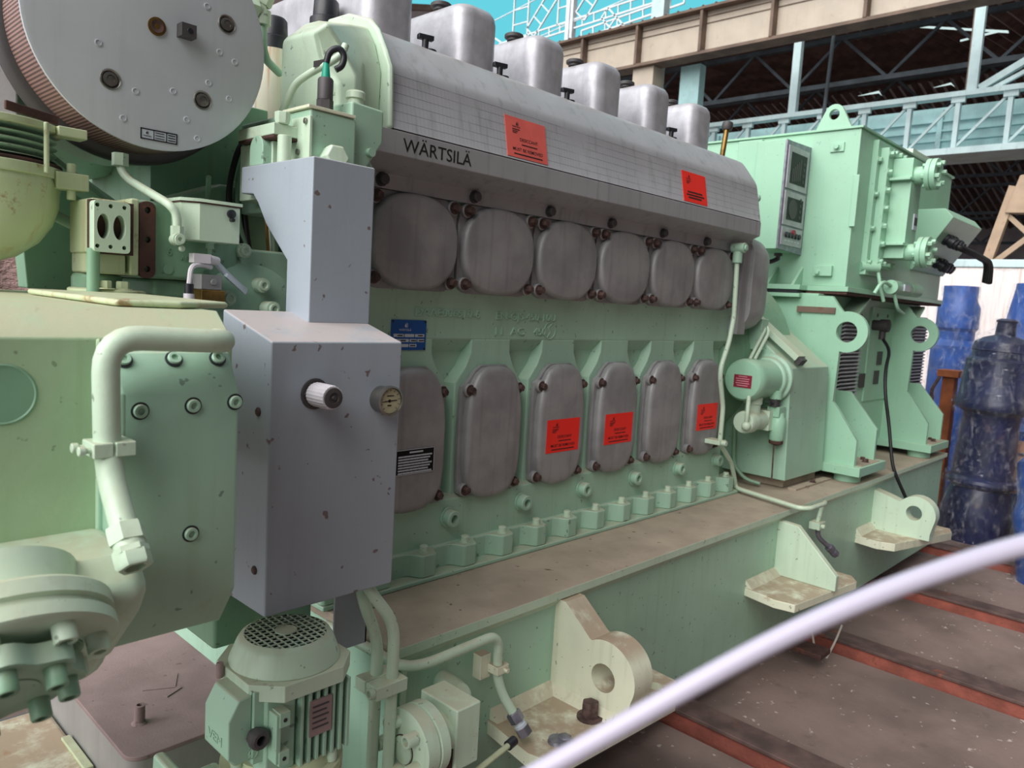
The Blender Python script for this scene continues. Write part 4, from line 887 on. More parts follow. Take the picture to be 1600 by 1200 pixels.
T = thing('flywheel_guard', 'green sheet steel guard box with sloping top, standing on the deck between engine and generator', 'guard', (3.14, 1.5, .76))
b = MB(); b.prism([(1.272,.80),(1.290,1.252),(1.56,1.455),(1.62,1.455),(1.62,.80)], 'x', 2.957, 3.335); b.build('guard_shell', 'green', T, .004)
b = MB(); b.obox((3.03,1.40,1.375), X, (0,.8,.6), (0,-.6,.8), .036, .14, .012); b.m(1); b.obox((3.03,1.287,1.28), X, (0,.8,.6), (0,-.6,.8), .025, .012, .015); b.build('rear_channel', ['green_pale', 'dark_grey'], T, .002)
b = MB(); b.box(3.0,3.36,1.24,1.275,.76,.768); b.box(3.01,3.33,1.30,1.60,.762,.80); b.m(1); b.hexb((3.2,1.255,.768), Z, .01, .01); b.build('foot_flange', ['deck', 'rust'], T, .002)
b = MB(); b.tube([(2.90,1.48,1.0),(2.90,1.47,.84),(2.91,1.42,.785),(2.93,1.36,.775)], .008, 10, .03); b.build('side_hose', 'green_dark', T)

# ================================================================== generator
T = thing('generator', 'mint green generator frame with lifting plates and louvred vents on the skid', 'generator', (4.1, 2.0, .78))
b = MB(); b.box(3.42,4.84,1.385,2.30,.80,1.565); b.build('stator_frame', 'green_gen', T, .004)
b = MB(); b.box(3.38,3.43,1.385,2.45,.83,1.565); b.build('end_shield', 'green_gen', T, .003)
eye = [(1.45,1.555),(1.32,1.555),(1.29,1.515)] + circ(1.245,1.405,.088,22,75,285) + [(1.268,1.30),(1.273,1.10),(1.25,1.075),(1.155,.945),(1.155,.80),(1.45,.80)]
for x in (3.372, 4.385):
    b = MB(); b.plate(eye, [circ(1.245,1.405,.045,24)], 'x', x, x+.022); b.build('lifting_plate', 'green_gen', T)
for x in (3.62, 4.655):
    b = MB(); b.prism([(1.40,.82),(1.40,1.13),(1.29,1.13),(1.158,.975),(1.158,.82)], 'x', x, x+.02); b.build('foot_gusset', 'green_gen', T, .002)
for x in (3.345, 4.36):
    b = MB(); b.box(x,x+.325,1.12,1.40,.795,.835); ft = b.build('foot_pad', 'green_gen', T, .003)
    b = MB(); b.box(x+.05,x+.28,1.13,1.38,.835,.837); b.m(1); b.hexb((x+.18,1.16,.835), Z, .012, .014); b.hexb((x+.23,1.19,.835), Z, .010, .012); b.build('foot_dust', ['deck', 'rust'], ft)
    b = MB(); b.cyl((x+.09,1.20,.760),(x+.09,1.20,.796),.055); b.build('levelling_foot', 'green_gen', ft)
for x in (3.66, 4.70):
    b = MB(); b.box(x-.01,x+.26,1.375,1.386,1.02,1.50); b.m(1)
    for i in range(24): b.obox((x+.12,1.368,1.04+.0185*i), X, (0,.9,-.44), (0,.44,.9), .118, .010, .0035)
    b.m(2); b.box(x+.002,x+.248,1.3745,1.3755,1.03,1.49); b.build('louvred_vent', ['green_gen', 'cast_light', 'black'], T)
b = MB(); b.box(4.05,4.62,1.378,1.386,1.05,1.53); b.m(1)
for x in (4.13,4.28,4.43):
    b.lathe([(.010,0),(.010,.002)], (x,1.379,1.49), -Y, 12)
for x in (4.36,4.50): b.lathe([(.010,0),(.010,.002)], (x,1.379,1.31), -Y, 12)
b.build('bearing_cover', ['green_gen', 'black'], T, .002)
b = MB(); b.lathe([(.026,0),(.026,.035),(.032,.035),(.032,.075),(.026,.078)], (4.08,1.378,1.44), -Y, 22); b.lathe([(.016,0),(.016,.04)],(4.08,1.33,1.41),-Z,14); b.build('sensor_head', 'dark_grey', T)
b = MB()
for x, z in ((4.0,1.16),(4.20,1.17),(4.22,1.27),(4.62,1.18)): b.box(x-.035,x+.035,1.374,1.379,z-.035,z+.035)
b.build('rating_plate', 'dark_grey', T)
b = MB(); b.box(3.365,3.372,1.30,1.47,1.48,1.506); b.build('name_strip', 'brownsteel', T)
b = MB(); b.obox((4.55,1.35,1.50), (1,0,.7), Y, (-.7,0,1), .09, .05, .006); b.build('corner_gusset', 'green_gen', T, .002)
b = MB(); b.obox((3.72,1.345,1.52), (1,0,.6), Y, (-.6,0,1), .09, .04, .006); b.build('corner_gusset', 'green_gen', T, .002)
b = MB(); b.tube([(4.08,1.33,1.38),(4.04,1.27,1.32),(3.93,1.25,1.24),(3.87,1.22,1.12),(3.88,1.19,.98),(3.84,1.145,.80),(3.84,1.12,.74),(3.90,1.075,.62)], .0078, 12, .08)
tag(b.build('black_cable', 'rubber', None), 'black cable hanging from the generator sensor down to the far lifting lug', 'cable')

T = thing('generator_cooler', 'tall mint green cooler box mounted on top of the generator', 'cooler box', (4.15, 2.0, 1.58))
b = MB(); b.box(3.45,4.84,1.30,2.35,1.60,2.278); cbx = b.build('cooler_shell', 'green_gen', T, .004)
b = MB(); b.box(3.44,4.85,1.290,2.36,2.278,2.288); b.m(1); b.box(4.2,4.5,1.32,1.6,2.288,2.33); b.build('roof_rim', ['green_gen', 'green_pale'], T, .002)
b = MB(); b.box(3.43,4.86,1.28,2.37,1.578,1.600); b.m(1); b.box(3.435,4.855,1.285,2.36,1.566,1.578); b.build('bottom_flange', ['green_gen', 'rust_plate'], T, .002)
ear = [(1.34,2.285),(1.515,2.285)] + circ(1.427,2.352,.042,14,10,170)
ear = [(1.505,2.285)] + circ(1.427,2.352,.042,14,25,155) + [(1.345,2.285)]
b = MB(); b.plate(ear, [circ(1.427,2.350,.023,20)], 'x', 3.455, 3.475); b.build('lifting_ear', 'green_gen', T)
b = MB(); b.box(3.442,3.452,1.365,1.425,2.185,2.225); b.hexb((3.442,1.395,2.205), -X, .012, .012); b.build('earth_plate', 'green_gen', T, .002)
b = MB(); b.box(3.44,3.452,1.285,1.31,1.86,2.08); b.build('corner_strip', 'green_gen', T, .002)
b = MB(); b.box(3.43,3.452,1.36,1.44,1.645,1.69); b.hexb((3.43,1.42,1.66),-X,.01,.01); b.build('lower_earth_plate', 'green_gen', T, .002)
for dz in (0, 1):
    for y in (1.50,1.62):
        b = MB(); zz = 1.60 if dz == 0 else 1.565; s = 1 if dz == 0 else -1
        b.prism([(3.45,zz),(3.36,zz),(3.45,zz+s*.085)], 'y', y-.006, y+.006); b.build('flange_rib', 'green_gen', T)
b = MB(); b.box(3.35,3.45,1.46,1.68,1.578,1.60); b.box(3.35,3.45,1.46,1.68,1.545,1.562); b.m(1); b.box(3.355,3.45,1.47,1.67,1.562,1.578); b.build('flange_packer', ['green_gen', 'black'], T, .002)

# heat exchanger head on the long side of the cooler box
b = MB(); b.box(3.60,3.90,1.275,1.30,1.665,2.255); hx = b.build('exchanger_frame', 'green_gen', T, .002)
b = MB(); b.box(3.635,3.86,1.240,1.275,1.70,2.225); b.build('header_flange', 'green_gen', T, .002)
b = MB(); b.box(3.70,3.84,1.155,1.240,1.745,2.185); b.box(3.665,3.845,1.150,1.24,2.085,2.098); b.box(3.665,3.845,1.150,1.24,1.80,1.813); hb = b.build('header_box', 'green_gen', T, .003)
for x, z in [(3.655, 1.725+.079*i) for i in range(7)] + [(x, z) for x in (3.70,3.76,3.82) for z in (1.717,2.208)]:
    b = MB(); b.hexb((x,1.240,z), -Y, .0125, .015); b.build('header_bolt', 'green_gen', T)
for i in range(4): b = MB(); b.hexb((3.615,1.275,1.72+.15*i), -Y, .011, .014); b.build('frame_bolt', 'green_gen', T)
b = MB(); b.box(3.78,3.83,1.151,1.1555,1.88,1.95); b.m(1); b.box(3.785,3.825,1.150,1.152,1.90,1.935); b.build('maker_plate', ['silver', 'dark_grey'], T)
for z, nm in ((2.115,'upper'),(1.775,'lower')):
    b = MB(); b.cyl((3.75,1.16,z),(3.75,1.10,z),.038); b.lathe([(.068,0),(.068,.018),(.062,.018),(.062,.022),(.068,.022),(.068,.042),(.030,.042),(.028,.02)], (3.75,1.105,z), -Y, 36); fl = b.build('pipe_flange', 'green_gen', T)
    for i in range(6):
        a = 2*PI*i/6+.3; b = MB(); b.hexb((3.75+.05*math.cos(a),1.063,z+.05*math.sin(a)), -Y, .0105, .018, False); b.build('flange_bolt', 'green_gen', fl); b = MB(); b.hexb((3.75+.05*math.cos(a),1.105,z+.05*math.sin(a)), Y, .0105, .014, False); b.build('flange_nut', 'green_gen', fl)
# sloping cable box with glands
b = MB(); b.prism([(1.30,2.04),(1.165,2.04),(1.125,1.995),(1.29,1.735),(1.30,1.735)], 'x', 4.29, 4.85); b.build('cable_entry_box', 'green_gen', T, .004)
gn = V((0,-.845,-.535)).normalized()
for gx, t in ((4.42,.36),(4.48,.36),(4.54,.36),(4.56,.78),(4.62,.78),(4.67,.78)):
    p = V((gx, 1.125+.165*t, 1.995-.26*t))
    b = MB(); b.lathe([(.030,0),(.030,.016),(.024,.018),(.024,.032),(.029,.034),(.029,.05),(.022,.055),(.024,.066),(.018,.07)], p, gn, 14); b.build('cable_gland', 'black', T)
for k in range(3):
    p = V((4.43+.055*k,1.185,1.90)) + gn*.06
    b = MB(); b.tube([p, p+gn*.03, p+V((.12,-.05,-.03)), p+V((.36-.02*k,-.07,-.055)), p+V((.40-.01*k,-.06,-.16))], .016, 10, .06); b.build('cable', 'rubber', T)
b = MB(); b.cyl((3.72,1.20,1.618),(4.10,1.20,1.618),.032); b.cyl((3.95,1.20,1.618),(3.955,1.20,1.618),.034); b.m(1); b.box(3.80,3.88,1.163,1.17,1.605,1.635); b.m(0); b.tube([(3.66,1.24,1.68),(3.66,1.22,1.60),(3.68,1.21,1.55)], .008, 8, .03); b.tube([(3.72,1.20,1.625),(3.62,1.205,1.64),(3.58,1.22,1.58)], .008, 8, .05); b.tube([(3.75,1.19,1.59),(3.78,1.18,1.52),(3.88,1.18,1.50)], .008, 8, .04); b.cyl((3.60,1.30,1.70),(3.66,1.24,1.70),.022)
b.cyl((4.0,1.20,1.618),(4.0,1.30,1.618),.02); b.build('leak_detector', ['green_gen', 'silver'], T)

# instrument panel on the end face
T = thing('instrument_console', 'upright green and grey instrument console with two dark windows on the cooler box end', 'control panel', (3.32, 1.58, 1.72))
b = MB(); b.box(3.215,3.45,1.520,1.655,1.745,2.212); b.box(3.26,3.45,1.655,1.77,1.80,2.23); b.build('panel_case', 'green_gen', T, .004)
b = MB(); b.prism([(3.205,1.745),(3.205,2.205),(3.45,2.214),(3.45,1.735)], 'y', 1.511, 1.520); b.build('front_fascia', 'zinc', T, .002)
for k, (z0, z1) in enumerate(((2.005,2.185),(1.850,1.995))):
    b = MB(); b.box(3.218,3.425,1.505,1.511,z0,z1); w = b.build('window_frame', 'cast_light', T, .002)
    b = MB(); b.box(3.245,3.40,1.5035,1.5055,z0+.025,z1-.025); b.m(1)
    if k == 0:
        for i in range(5): b.box(3.262+.018*i,3.272+.018*i,1.5025,1.5040,z0+.03+.004*i,z1-.045-.012*(4-i))
    else:
        b.lathe([(.042,0),(.042,.0012),(.034,.0012),(.033,.0004)], (3.30,1.5035,(z0+z1)/2), -Y, 30)
    for i in range(4): b.lathe([(.008,0),(.008,.001)], (3.375,1.5035,z0+.045+.025*i), -Y, 12)
    b.build('display', ['black_plate', 'dark_grey'], w)
b = MB(); b.box(3.218,3.425,1.505,1.511,1.765,1.842); b.m(1)
for i in range(5): b.lathe([(.012,0),(.012,.008)], (3.26+.032*i,1.505,1.81), -Y, 14)
b.m(2); b.lathe([(.012,0),(.012,.010)], (3.325,1.505,1.824), -Y, 14); b.m(3)
for i in range(5): b.box(3.25+.032*i,3.272+.032*i,1.504,1.5055,1.782,1.788)
b.build('switch_strip', ['cast_light', 'black', 'maroon', 'silver'], T, .001)
b = MB(); b.lathe([(.018,0),(.018,.012),(.010,.012),(.010,.03)], (3.32,1.56,1.735), -Z, 16); b.m(1); b.tube([(3.32,1.56,1.71),(3.30,1.58,1.695),(3.27,1.60,1.69)], .010, 10, .02); b.build('cable_entry', ['dark_grey', 'black'], T)

CAM_SCALE = (1., 0.)
# ================================================================== surroundings
fl = MB(); fl.box(-6,60,-6,60,-.05,0); o = fl.build('floor', 'ground', None, flat=True); struct(o)
RX = [1.15, 2.24, 3.29, 4.25, 5.23]
labs = ['rust red floor rail nearest the camera, below the near skid pad', 'rust red floor rail passing beside the near skid pad', 'rust red floor rail passing under the middle skid pad', 'rust red floor rail below the far skid pad', 'rust red floor rail nearest the wrapped blue pumps']
for x, l in list(zip(RX, labs))[1:]:
    T = thing('floor_rail', l, 'rail', (x+.05, 0, 0), 'rails across the workshop floor')
    b = MB(); b.prism([(x,0),(x+.012,.075),(x+.012,.082),(x+.10,.082),(x+.10,.075),(x+.112,0)], 'y', -4, 2.9); b.build('rail_web', 'rail', T, .003)
    b = MB(); b.box(x+.004,x+.115,-4,2.9,.082,.097); b.build('rail_head', 'rail_dark', T, .004)
pl = ['dusty brown floor plate nearest the camera, before the first rail', 'dusty brown floor plate between the first and second rails', 'dusty brown floor plate between the second and third rails', 'dusty brown floor plate between the third and fourth rails', 'dusty brown floor plate in front of the wrapped pumps']
for l, (x0, x1) in zip(pl, ((1.0,2.22),(2.37,3.27),(3.42,4.23),(4.38,5.21),(5.36,6.6))):
    tag(MB().box(x0,x1,.0,1.8,0,.045).build('floor_plate', 'ground', None, .006), l, 'floor plate', 'floor plates between the rails')
# hose in front
hp = [(0.1735, 0.1828, 1.2656), (0.1891, 0.1592, 1.2893), (0.2063, 0.1386, 1.3088), (0.2245, 0.1172, 1.3295), (0.2457, 0.0976, 1.3471), (0.2698, 0.0748, 1.3639), (0.2997, 0.0459, 1.3805), (0.3294, 0.0163, 1.3911)]  # path from image pixels, then scaled in about the camera
b = MB(); b.tube([(.10,.34,.012),(.11,.33,.5),(.140,.235,1.12)] + hp + [(.42,-.08,1.40),(.52,-.25,1.3),(.56,-.4,.8),(.56,-.42,.012)], .0035, 16, .05)
tag(b.build('white_hose', 'hose', None), 'white hose arching across the foreground, close to the camera and out of focus', 'hose')

# wrapped pumps
def pump(name, label, x, y, prof, mat, lean=(0,0), s=1., filmy=True, cat='pump', group='shrink wrapped pumps'):
    T = thing(name, label, cat, (x,y,0), group)
    ax = V((lean[0],lean[1],1))
    b = MB(); b.lathe([(r*s,h*s) for r,h in prof], (x,y,0), ax, 40); b.build('pump_body', mat, T, ang=30)
    if filmy:
        b = MB(); rs = []
        u, v, n = frame(ax); N = 64; hs = prof[-1][1]*s
        def rad(h):
            for (r0,h0),(r1,h1) in zip(prof, prof[1:]):
                if h0*s <= h <= h1*s: return s*(r0 + (r1-r0)*((h/s-h0)/max(h1-h0,1e-6)))
            return prof[-1][0]*s
        H = [hs*i/70 for i in range(71)]
        sm = [max(rad(min(hs,max(0,h+d))) for d in (-.03,0,.03)) for h in H]
        for h, r in zip(H, sm):
            rs.append([V((x,y,0)) + n*h + (r+.008+random.uniform(-.004,.010)+.006*math.sin(9*t+h*23))*(math.cos(t)*u+math.sin(t)*v) for t in [2*PI*i/N for i in range(N)]])
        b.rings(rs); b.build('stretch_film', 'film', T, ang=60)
    return T
big = [(.19,0),(.20,.03),(.215,.20),(.19,.36),(.175,.40),(.205,.425),(.21,.44),(.205,.46),(.18,.475),(.178,.62),(.165,.86),(.17,.90),(.225,.93),(.23,.95),(.225,.975),(.215,1.0),(.20,1.22),(.198,1.25),(.175,1.27),(.172,1.31),(.178,1.315),(.165,1.37),(.12,1.40),(.06,1.42),(.055,1.50),(.065,1.515),(.04,1.53)]
pump('wrapped_pump', 'tall navy pump wrapped in clear film, standing directly behind the far end of the skid', 5.87, 1.20, big, 'navypump', (.02,-.03))
pump('wrapped_pump', 'bright blue film wrapped pump behind the tall navy one, against the white container', 7.25, 1.22, [(.25,0),(.25,.4),(.22,.45),(.22,1.0),(.27,1.05),(.27,1.1),(.23,1.15),(.22,1.45),(.20,1.6),(.17,1.78),(.165,1.83)], 'bluepump')
pump('wrapped_pump', 'small blue film wrapped pump seen just past the generator lifting plate', 7.3, 1.79, [(.18,0),(.18,1.3),(.14,1.35),(.14,1.42),(.16,1.45),(.16,1.62),(.13,1.68),(.13,1.80)], 'bluepump')
pump('wrapped_pump', 'film wrapped blue pump low at the right edge beside the timber stack', 5.15, .62, [(.16,0),(.18,.05),(.20,.3),(.22,.42),(.20,.5),(.21,.72),(.16,.78)], 'bluepump', (.25,.1))
pump('wrapped_pump', 'blue pump behind the timber stack at the right edge', 6.6, 1.02, [(.2,0),(.2,.7),(.22,.75),(.18,.8),(.18,1.2),(.14,1.3)], 'bluepump')
for i in range(4):
    z = .40+.10*i
    tag(MB().obox((6.12,.80,z), (.3,-1,.04*(i-1)), (1,.3,0), Z, .32, .06, .035).build('timber_plank', 'wood', None, .004), ('lowest','second','third','topmost')[i]+' weathered plank of the stack between the wrapped pumps', 'plank', 'planks stacked between the pumps')
tag(MB().box(5.9,6.2,.5,.95,0,.365).build('timber_crate', 'brownsteel', None, .01), 'dark crate under the plank stack at the right edge', 'crate')
T = thing('orange_stand', 'small rusty orange steel stand behind the generator foot', 'stand', (6.15,1.50,0))
b = MB(); b.box(6.10,6.20,1.47,1.55,0,1.10); b.build('post', 'orange', T, .004)
b = MB(); b.box(6.07,6.23,1.44,1.58,1.10,1.15); b.build('top_plate', 'orange', T, .004)
b = MB(); b.tube([(6.08,1.56,1.1),(6.06,1.60,1.0),(6.07,1.58,.85)], .012, 8); b.build('pipe_loop', 'rust', T)

T = thing('shipping_container', 'white rust streaked container behind the wrapped blue pumps', 'container', (10.0, 1.3, 0))
b = MB(); b.box(9.0,11.5,.0,2.75,.1,2.08); b.build('container_body', 'container', T, .01)
b = MB(); b.box(8.98,11.52,-.02,2.77,2.08,2.16); b.build('top_rail', 'bluesteel', T, .01)
b = MB(); b.box(8.98,11.52,-.02,2.77,0,.1); b.build('bottom_rail', 'bluesteel', T, .01)

# crane boom leg at right
T = thing('crane_leg', 'rusty cream slanted crane leg with sheet metal head at the right edge', 'crane leg', (12.0, 2.5, 0))
b = MB(); b.beam((12,2.75,2.0),(12,2.46,3.35),.12,.12); b.beam((12,2.75,0),(12,2.75,2.05),.2,.2); b.beam((12,2.70,2.25),(12,1.9,3.0),.07,.07); b.beam((12,2.52,3.0),(12,1.9,2.4),.06,.06); b.build('leg', 'crane', T)
b = MB(); b.prism([(2.52,3.0),(2.40,3.48),(1.4,3.62),(1.4,2.95)], 'x', 11.9, 12.1); b.build('head_plate', 'crane', T, .01)

# overhead tan runway girder
T = thing('runway_girder', 'tan overhead crane runway girder running across the top right', 'girder', (12, 4, 5.8))
b = MB(); b.box(12.0,12.04,-4,14,5.88,6.56); b.build('web_plate', 'tan', T)
b = MB(); b.box(11.82,12.22,-4,14,6.56,6.60); b.box(11.85,12.2,-4,14,5.83,5.88); b.build('girder_flange', 'brownsteel', T)
b = MB()
for z in (6.36,6.47): b.box(11.985,12.0,-4,14,z,z+.012)
b.build('bus_line', 'brownsteel', T)
ys = [-1.2,.3,1.8,3.2,4.60,6.05,7.33,8.65,9.92,11.2,12.5]
for y in ys: b = MB(); b.box(11.84,12.0,y-.025,y+.025,5.88,6.56); b.build('stiffener', 'brownsteel', T)
T = thing('girder_column', 'tan and turquoise column carrying the tan runway girder, behind the rocker covers', 'column', (12, 8.3, 0))
b = MB(); b.box(11.95,12.3,8.30,8.75,0,5.83); b.build('post', 'tan', T, .01)
b = MB(); b.box(12.3,12.5,7.55,7.95,0,5.83); b.build('turquoise_post', 'bluesheet', T, .01)

# blue walkway truss
T = thing('walkway_truss', 'pale blue lattice walkway girder with sheet cladding, behind the cooler box', 'truss', (14, 4, 4.2))
b = MB(); b.box(13.9,14.1,-6,13,5.12,5.20); b.build('top_chord', 'bluesteel', T)
b = MB(); b.box(13.8,14.7,-6,13,4.20,4.30); b.build('bottom_chord', 'bluesteel', T)
for y in (-5.5, 12.5): b = MB(); b.box(14.0,14.4,y-.2,y+.2,0,4.2); b.build('support_post', 'bluesteel', T)
yp = [2.34+.725*i for i in range(-10, 14)]
for i, y in enumerate(yp):
    b = MB(); b.box(13.94,14.04,y-.035,y+.035,4.3,5.12); b.box(13.93,14.0,y-.10,y+.10,5.03,5.12); b.build('post', 'bluesteel', T)
    b = MB(); b.beam((13.99,y+.725,4.32),(13.99,y+.06,5.05),.035,.04); b.build('diagonal', 'bluesteel', T)
b = MB(); b.box(14.62,14.66,-6,13,4.28,5.15)
for z in (4.42,4.58,4.74,4.90): b.box(14.57,14.62,-6,13,z,z+.03)
b.build('cladding_sheet', 'bluesheet', T)
for i in range(-3, 8): b = MB(); b.box(14.55,14.62,1.4*i-.04,1.4*i+.04,4.28,5.1); b.build('cladding_post', 'bluesheet', T)
for y, lab in ((6.60,'pale blue post rising from the walkway truss, left of the lifting ear'),(3.67,'pale blue post rising from the walkway truss near the right edge')):
    T = thing('hanger_post', lab, 'post', (14,y,5.2))
    b = MB(); b.box(13.92,14.08,y-.10,y+.02,5.2,7.2); b.build('face_plate', 'bluesteel', T)
    b = MB(); b.box(14.0,14.12,y+.02,y+.06,5.2,7.2); b.m(1); b.box(13.9,14.0,y-.13,y-.10,5.2,7.2); b.build('edge_strip', ['brownsteel', 'bluesteel'], T)
    if y < 5: b = MB(); b.beam((14,y-.15,5.22),(14,y-1.9,6.2),.10,.10); b.beam((14,y-.35,5.2),(14,y-2.2,6.1),.06,.06); b.build('brace', 'bluesteel', T)
tag(MB().cyl((13,5.55,4.8),(13,5.48,7.3),.03).build('hanging_rope', 'darksteel', None), 'dark rope hanging under the tan girder beside the lifting ear', 'rope')

# dark shed roof beyond, built in strips with narrow gaps
def roof_strip(a, b_, y0, y1, name):
    (x0, z0), (x1, z1) = a, b_
    m_ = MB(); n = 2*max(2, int((y1-y0)/.30)); A = []; B = []
    for i in range(n+1):
        y = y0+(y1-y0)*i/n; d = .05 if i % 2 else -.05
        A.append((x0,y,z0+d)); B.append((x1,y,z1+d))
    VA = [m_.b.verts.new(p) for p in A]; VB = [m_.b.verts.new(p) for p in B]
    for i in range(n): m_.m(i % 2).f([VA[i], VA[i+1], VB[i+1], VB[i]])  # every other facet darker: corrugation shade put into the colour
    o = m_.build(name, ['darkroof', 'shaderoof'], None, flat=True); md = o.modifiers.new('t', 'SOLIDIFY'); md.thickness = .01
    return struct(o)
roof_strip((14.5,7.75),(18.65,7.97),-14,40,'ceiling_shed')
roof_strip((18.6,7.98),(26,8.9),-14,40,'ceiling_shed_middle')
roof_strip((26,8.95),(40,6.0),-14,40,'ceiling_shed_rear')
def skylight(name, lab, quad):
    b = MB(); b.rings([[V(p) for p in quad], [V(p)+V((.02,0,0)) for p in quad]]); tag(b.build(name, SKY, None, flat=True), lab, 'roof light')
SKY = bpy.data.materials.new('daylight through roof light'); SKY.use_nodes = True
_k = NT(SKY); _k.n.clear(); _o = _k.n.new('ShaderNodeOutputMaterial'); _e = _k.n.new('ShaderNodeEmission'); _e.inputs[0].default_value = (.75,.95,.93,1); _e.inputs[1].default_value = .9; _k.l.new(_e.outputs[0], _o.inputs[0])
skylight('roof_light', 'long pale slit of daylight in the dark roof, beside the right hanger post', [(18.3,6.081,7.922),(18.3,4.217,7.456),(18.3,4.201,7.406),(18.3,6.072,7.880)])  # roof light corners taken from image pixels and scaled about the camera
skylight('roof_light', 'short thin slit of daylight just below the long one', [(18.3,5.074,7.431),(18.3,4.384,7.497),(18.3,4.384,7.456),(18.3,5.074,7.397)])
skylight('roof_light', 'bright ragged gap in the roof right of the lifting ear', [(18.3,7.062,6.566),(18.3,6.613,6.616),(18.3,6.538,6.499),(18.3,6.613,6.566)])
skylight('roof_light', 'small bright gap in the roof further right, above the walkway', [(18.3,5.490,6.524),(18.3,5.157,6.582),(18.3,5.074,6.483),(18.3,5.157,6.541)])
b = MB(); b.box(40,40.2,-14,40,0,7.5); struct(b.build('wall_far', 'darkroof', None))
b = MB(); b.box(3.4,11.6,-3.2,-3.0,0,6.5); struct(b.build('wall_light_blocker', 'brownsteel', None))  # unseen wall, added to block light on the generator front and floor
b = MB(); b.box(15,40,-14,-13.8,0,9); struct(b.build('wall_right', 'darkroof', None))
for i in range(6):
    x = 17+3.5*i
    T = thing('roof_truss', 'dark steel roof truss under the black corrugated shed roof', 'roof truss', (x, 6, 5.8), 'trusses under the dark shed roof')
    b = MB(); z = 7.6 if x < 26 else 7.6-(x-26)*.2
    b.beam((x,-12,z-1.1),(x,30,z-1.1),.10,.10); b.beam((x,-12,z-.15),(x,30,z-.15),.12,.10); b.build('chord', 'darksteel', T)
    b = MB()
    for j in range(21):
        y = -12+2*j; b.beam((x,y,z-1.1),(x,y+1,z-.15),.06,.06); b.beam((x,y+1,z-.15),(x,y+2,z-1.1),.06,.06)
    b.build('web_bracing', 'darksteel', T)
for i in range(5):
    x = 20+4*i
    tag(MB().box(x,x+.3,-3+i,-2.7+i,0,6).build('shed_column', 'darksteel', None), 'dark column deep inside the shadowed shed', 'column', 'columns deep in the dark shed')

# sky side white lattice crane
T = thing('lattice_crane', 'white lattice crane framework against the sky, top centre', 'lattice frame', (20, 17, 0))
def lad(p, q, w):
    b = MB(); p = V(p); q = V(q); d = (q-p).normalized(); s = V((1,0,0)).cross(d).normalized()*w/2
    b.beam(p+s, q+s, .05, .05); b.beam(p-s, q-s, .05, .05); n = int((q-p).length/.45)
    for i in range(n+1): c = p+(q-p)*i/max(n,1); b.beam(c-s, c+s, .04, .04)
    b.build('lattice_member', 'whitesteel', T)
lad((20,19.6,10.6),(20,19.6,13.6),.7); lad((20,19.1,10.7),(20,16.6,13.4),.5); lad((20,17.6,10.7),(20,17.6,13.4),.55); lad((20,16.9,10.8),(20,15.0,13.0),.5)
lad((20,20.6,10.45),(20,13.0,10.8),.28); lad((20,20.6,10.45),(20,22.5,11.6),.4); lad((20,15.9,10.7),(20,15.2,10.0),.35); lad((20,16.8,10.2),(20,13,10.5),.25)
b = MB(); b.box(19.9,20.1,17.3,17.45,0,12.5); b.box(19.9,20.1,17.15,17.25,0,12.5); b.build('mast', 'whitesteel', T)
b = MB(); b.cyl((20,24,9.8),(20,10,11.6),.02); b.cyl((20,24,11),(20,12,12.8),.02); b.build('stay_wire', 'whitesteel', T)
tag(MB().box(16,16.25,10.95,11.3,6.6,9.8).build('steel_post', 'bluesteel', None), 'pale steel post standing on the tan girder against the sky', 'post')

# mauve building on the left, with roof edge
b = MB(); b.box(-6,8.4,14,14.3,0,9); struct(b.build('wall_back', 'wallmauve', None))
b = MB(); b.box(8.0,8.35,13.7,14.0,6.9,9); b.box(-6,8.4,13.8,14.0,8.9,9.1)
tag(b.build('roof_beam', 'orange', None), 'orange brown roof beam end on the mauve wall, above the end cover', 'beam')
T = thing('roof_overhang', 'corrugated roof overhang seen between the nearest rocker covers', 'roof', (11, 14, 7.5))
b = MB(); A = []; B = []
for i in range(81):
    x = 8.4+.05*i; z = 7.15+(x-8.4)*.27+(.03 if i % 2 else -.03); A.append((x,14.3,z)); B.append((x,22,z+.3))
b.rings([A, B], False, False, closed=False)
o = b.build('corrugated_sheet', 'cast_light', T, flat=True); md = o.modifiers.new('t', 'SOLIDIFY'); md.thickness = .02
b = MB(); b.beam((8.4,14.3,7.1),(12.5,14.3,8.2),.15,.12); b.build('purlin', 'brownsteel', T)

# tarpaulin covered heap behind the cooler housing
b = MB(); n = 46; rs = []
for i in range(n+1):
    r = []
    for j in range(n+1):
        x = -.4+2.6*i/n; y = 3.6+1.4*j/n
        e = min(i, n-i, j, n-j)/6; z = 1.62*min(1, e)**.5
        z += .05*math.sin(7*x+3*y) + .03*math.sin(23*x-11*y) if e > 0 else 0
        r.append((x+.02*math.sin(31*y), y+.03*math.sin(17*x), max(0, z)))
    rs.append(r)
b.rings(rs, False, False, closed=False)
tm = M['tarp']; k = NT(tm); bb = next(q for q in k.n if q.type == 'BSDF_PRINCIPLED'); gg = next(q for q in k.n if q.type == 'NEW_GEOMETRY')
bn = k.n.new('ShaderNodeBump'); bn.inputs['Strength'].default_value = .9; bn.inputs['Distance'].default_value = .05
sv = k.vscale(gg.outputs['Position'], 16, 16, 34); k.l.new(k.noise(sv, 1., 4, .6), bn.inputs['Height']); k.l.new(bn.outputs[0], bb.inputs['Normal'])
tag(b.build('tarpaulin_heap', 'tarp', None), 'heap under a wrinkled dusty pink tarpaulin, behind the cooler housing at the left', 'tarpaulin')

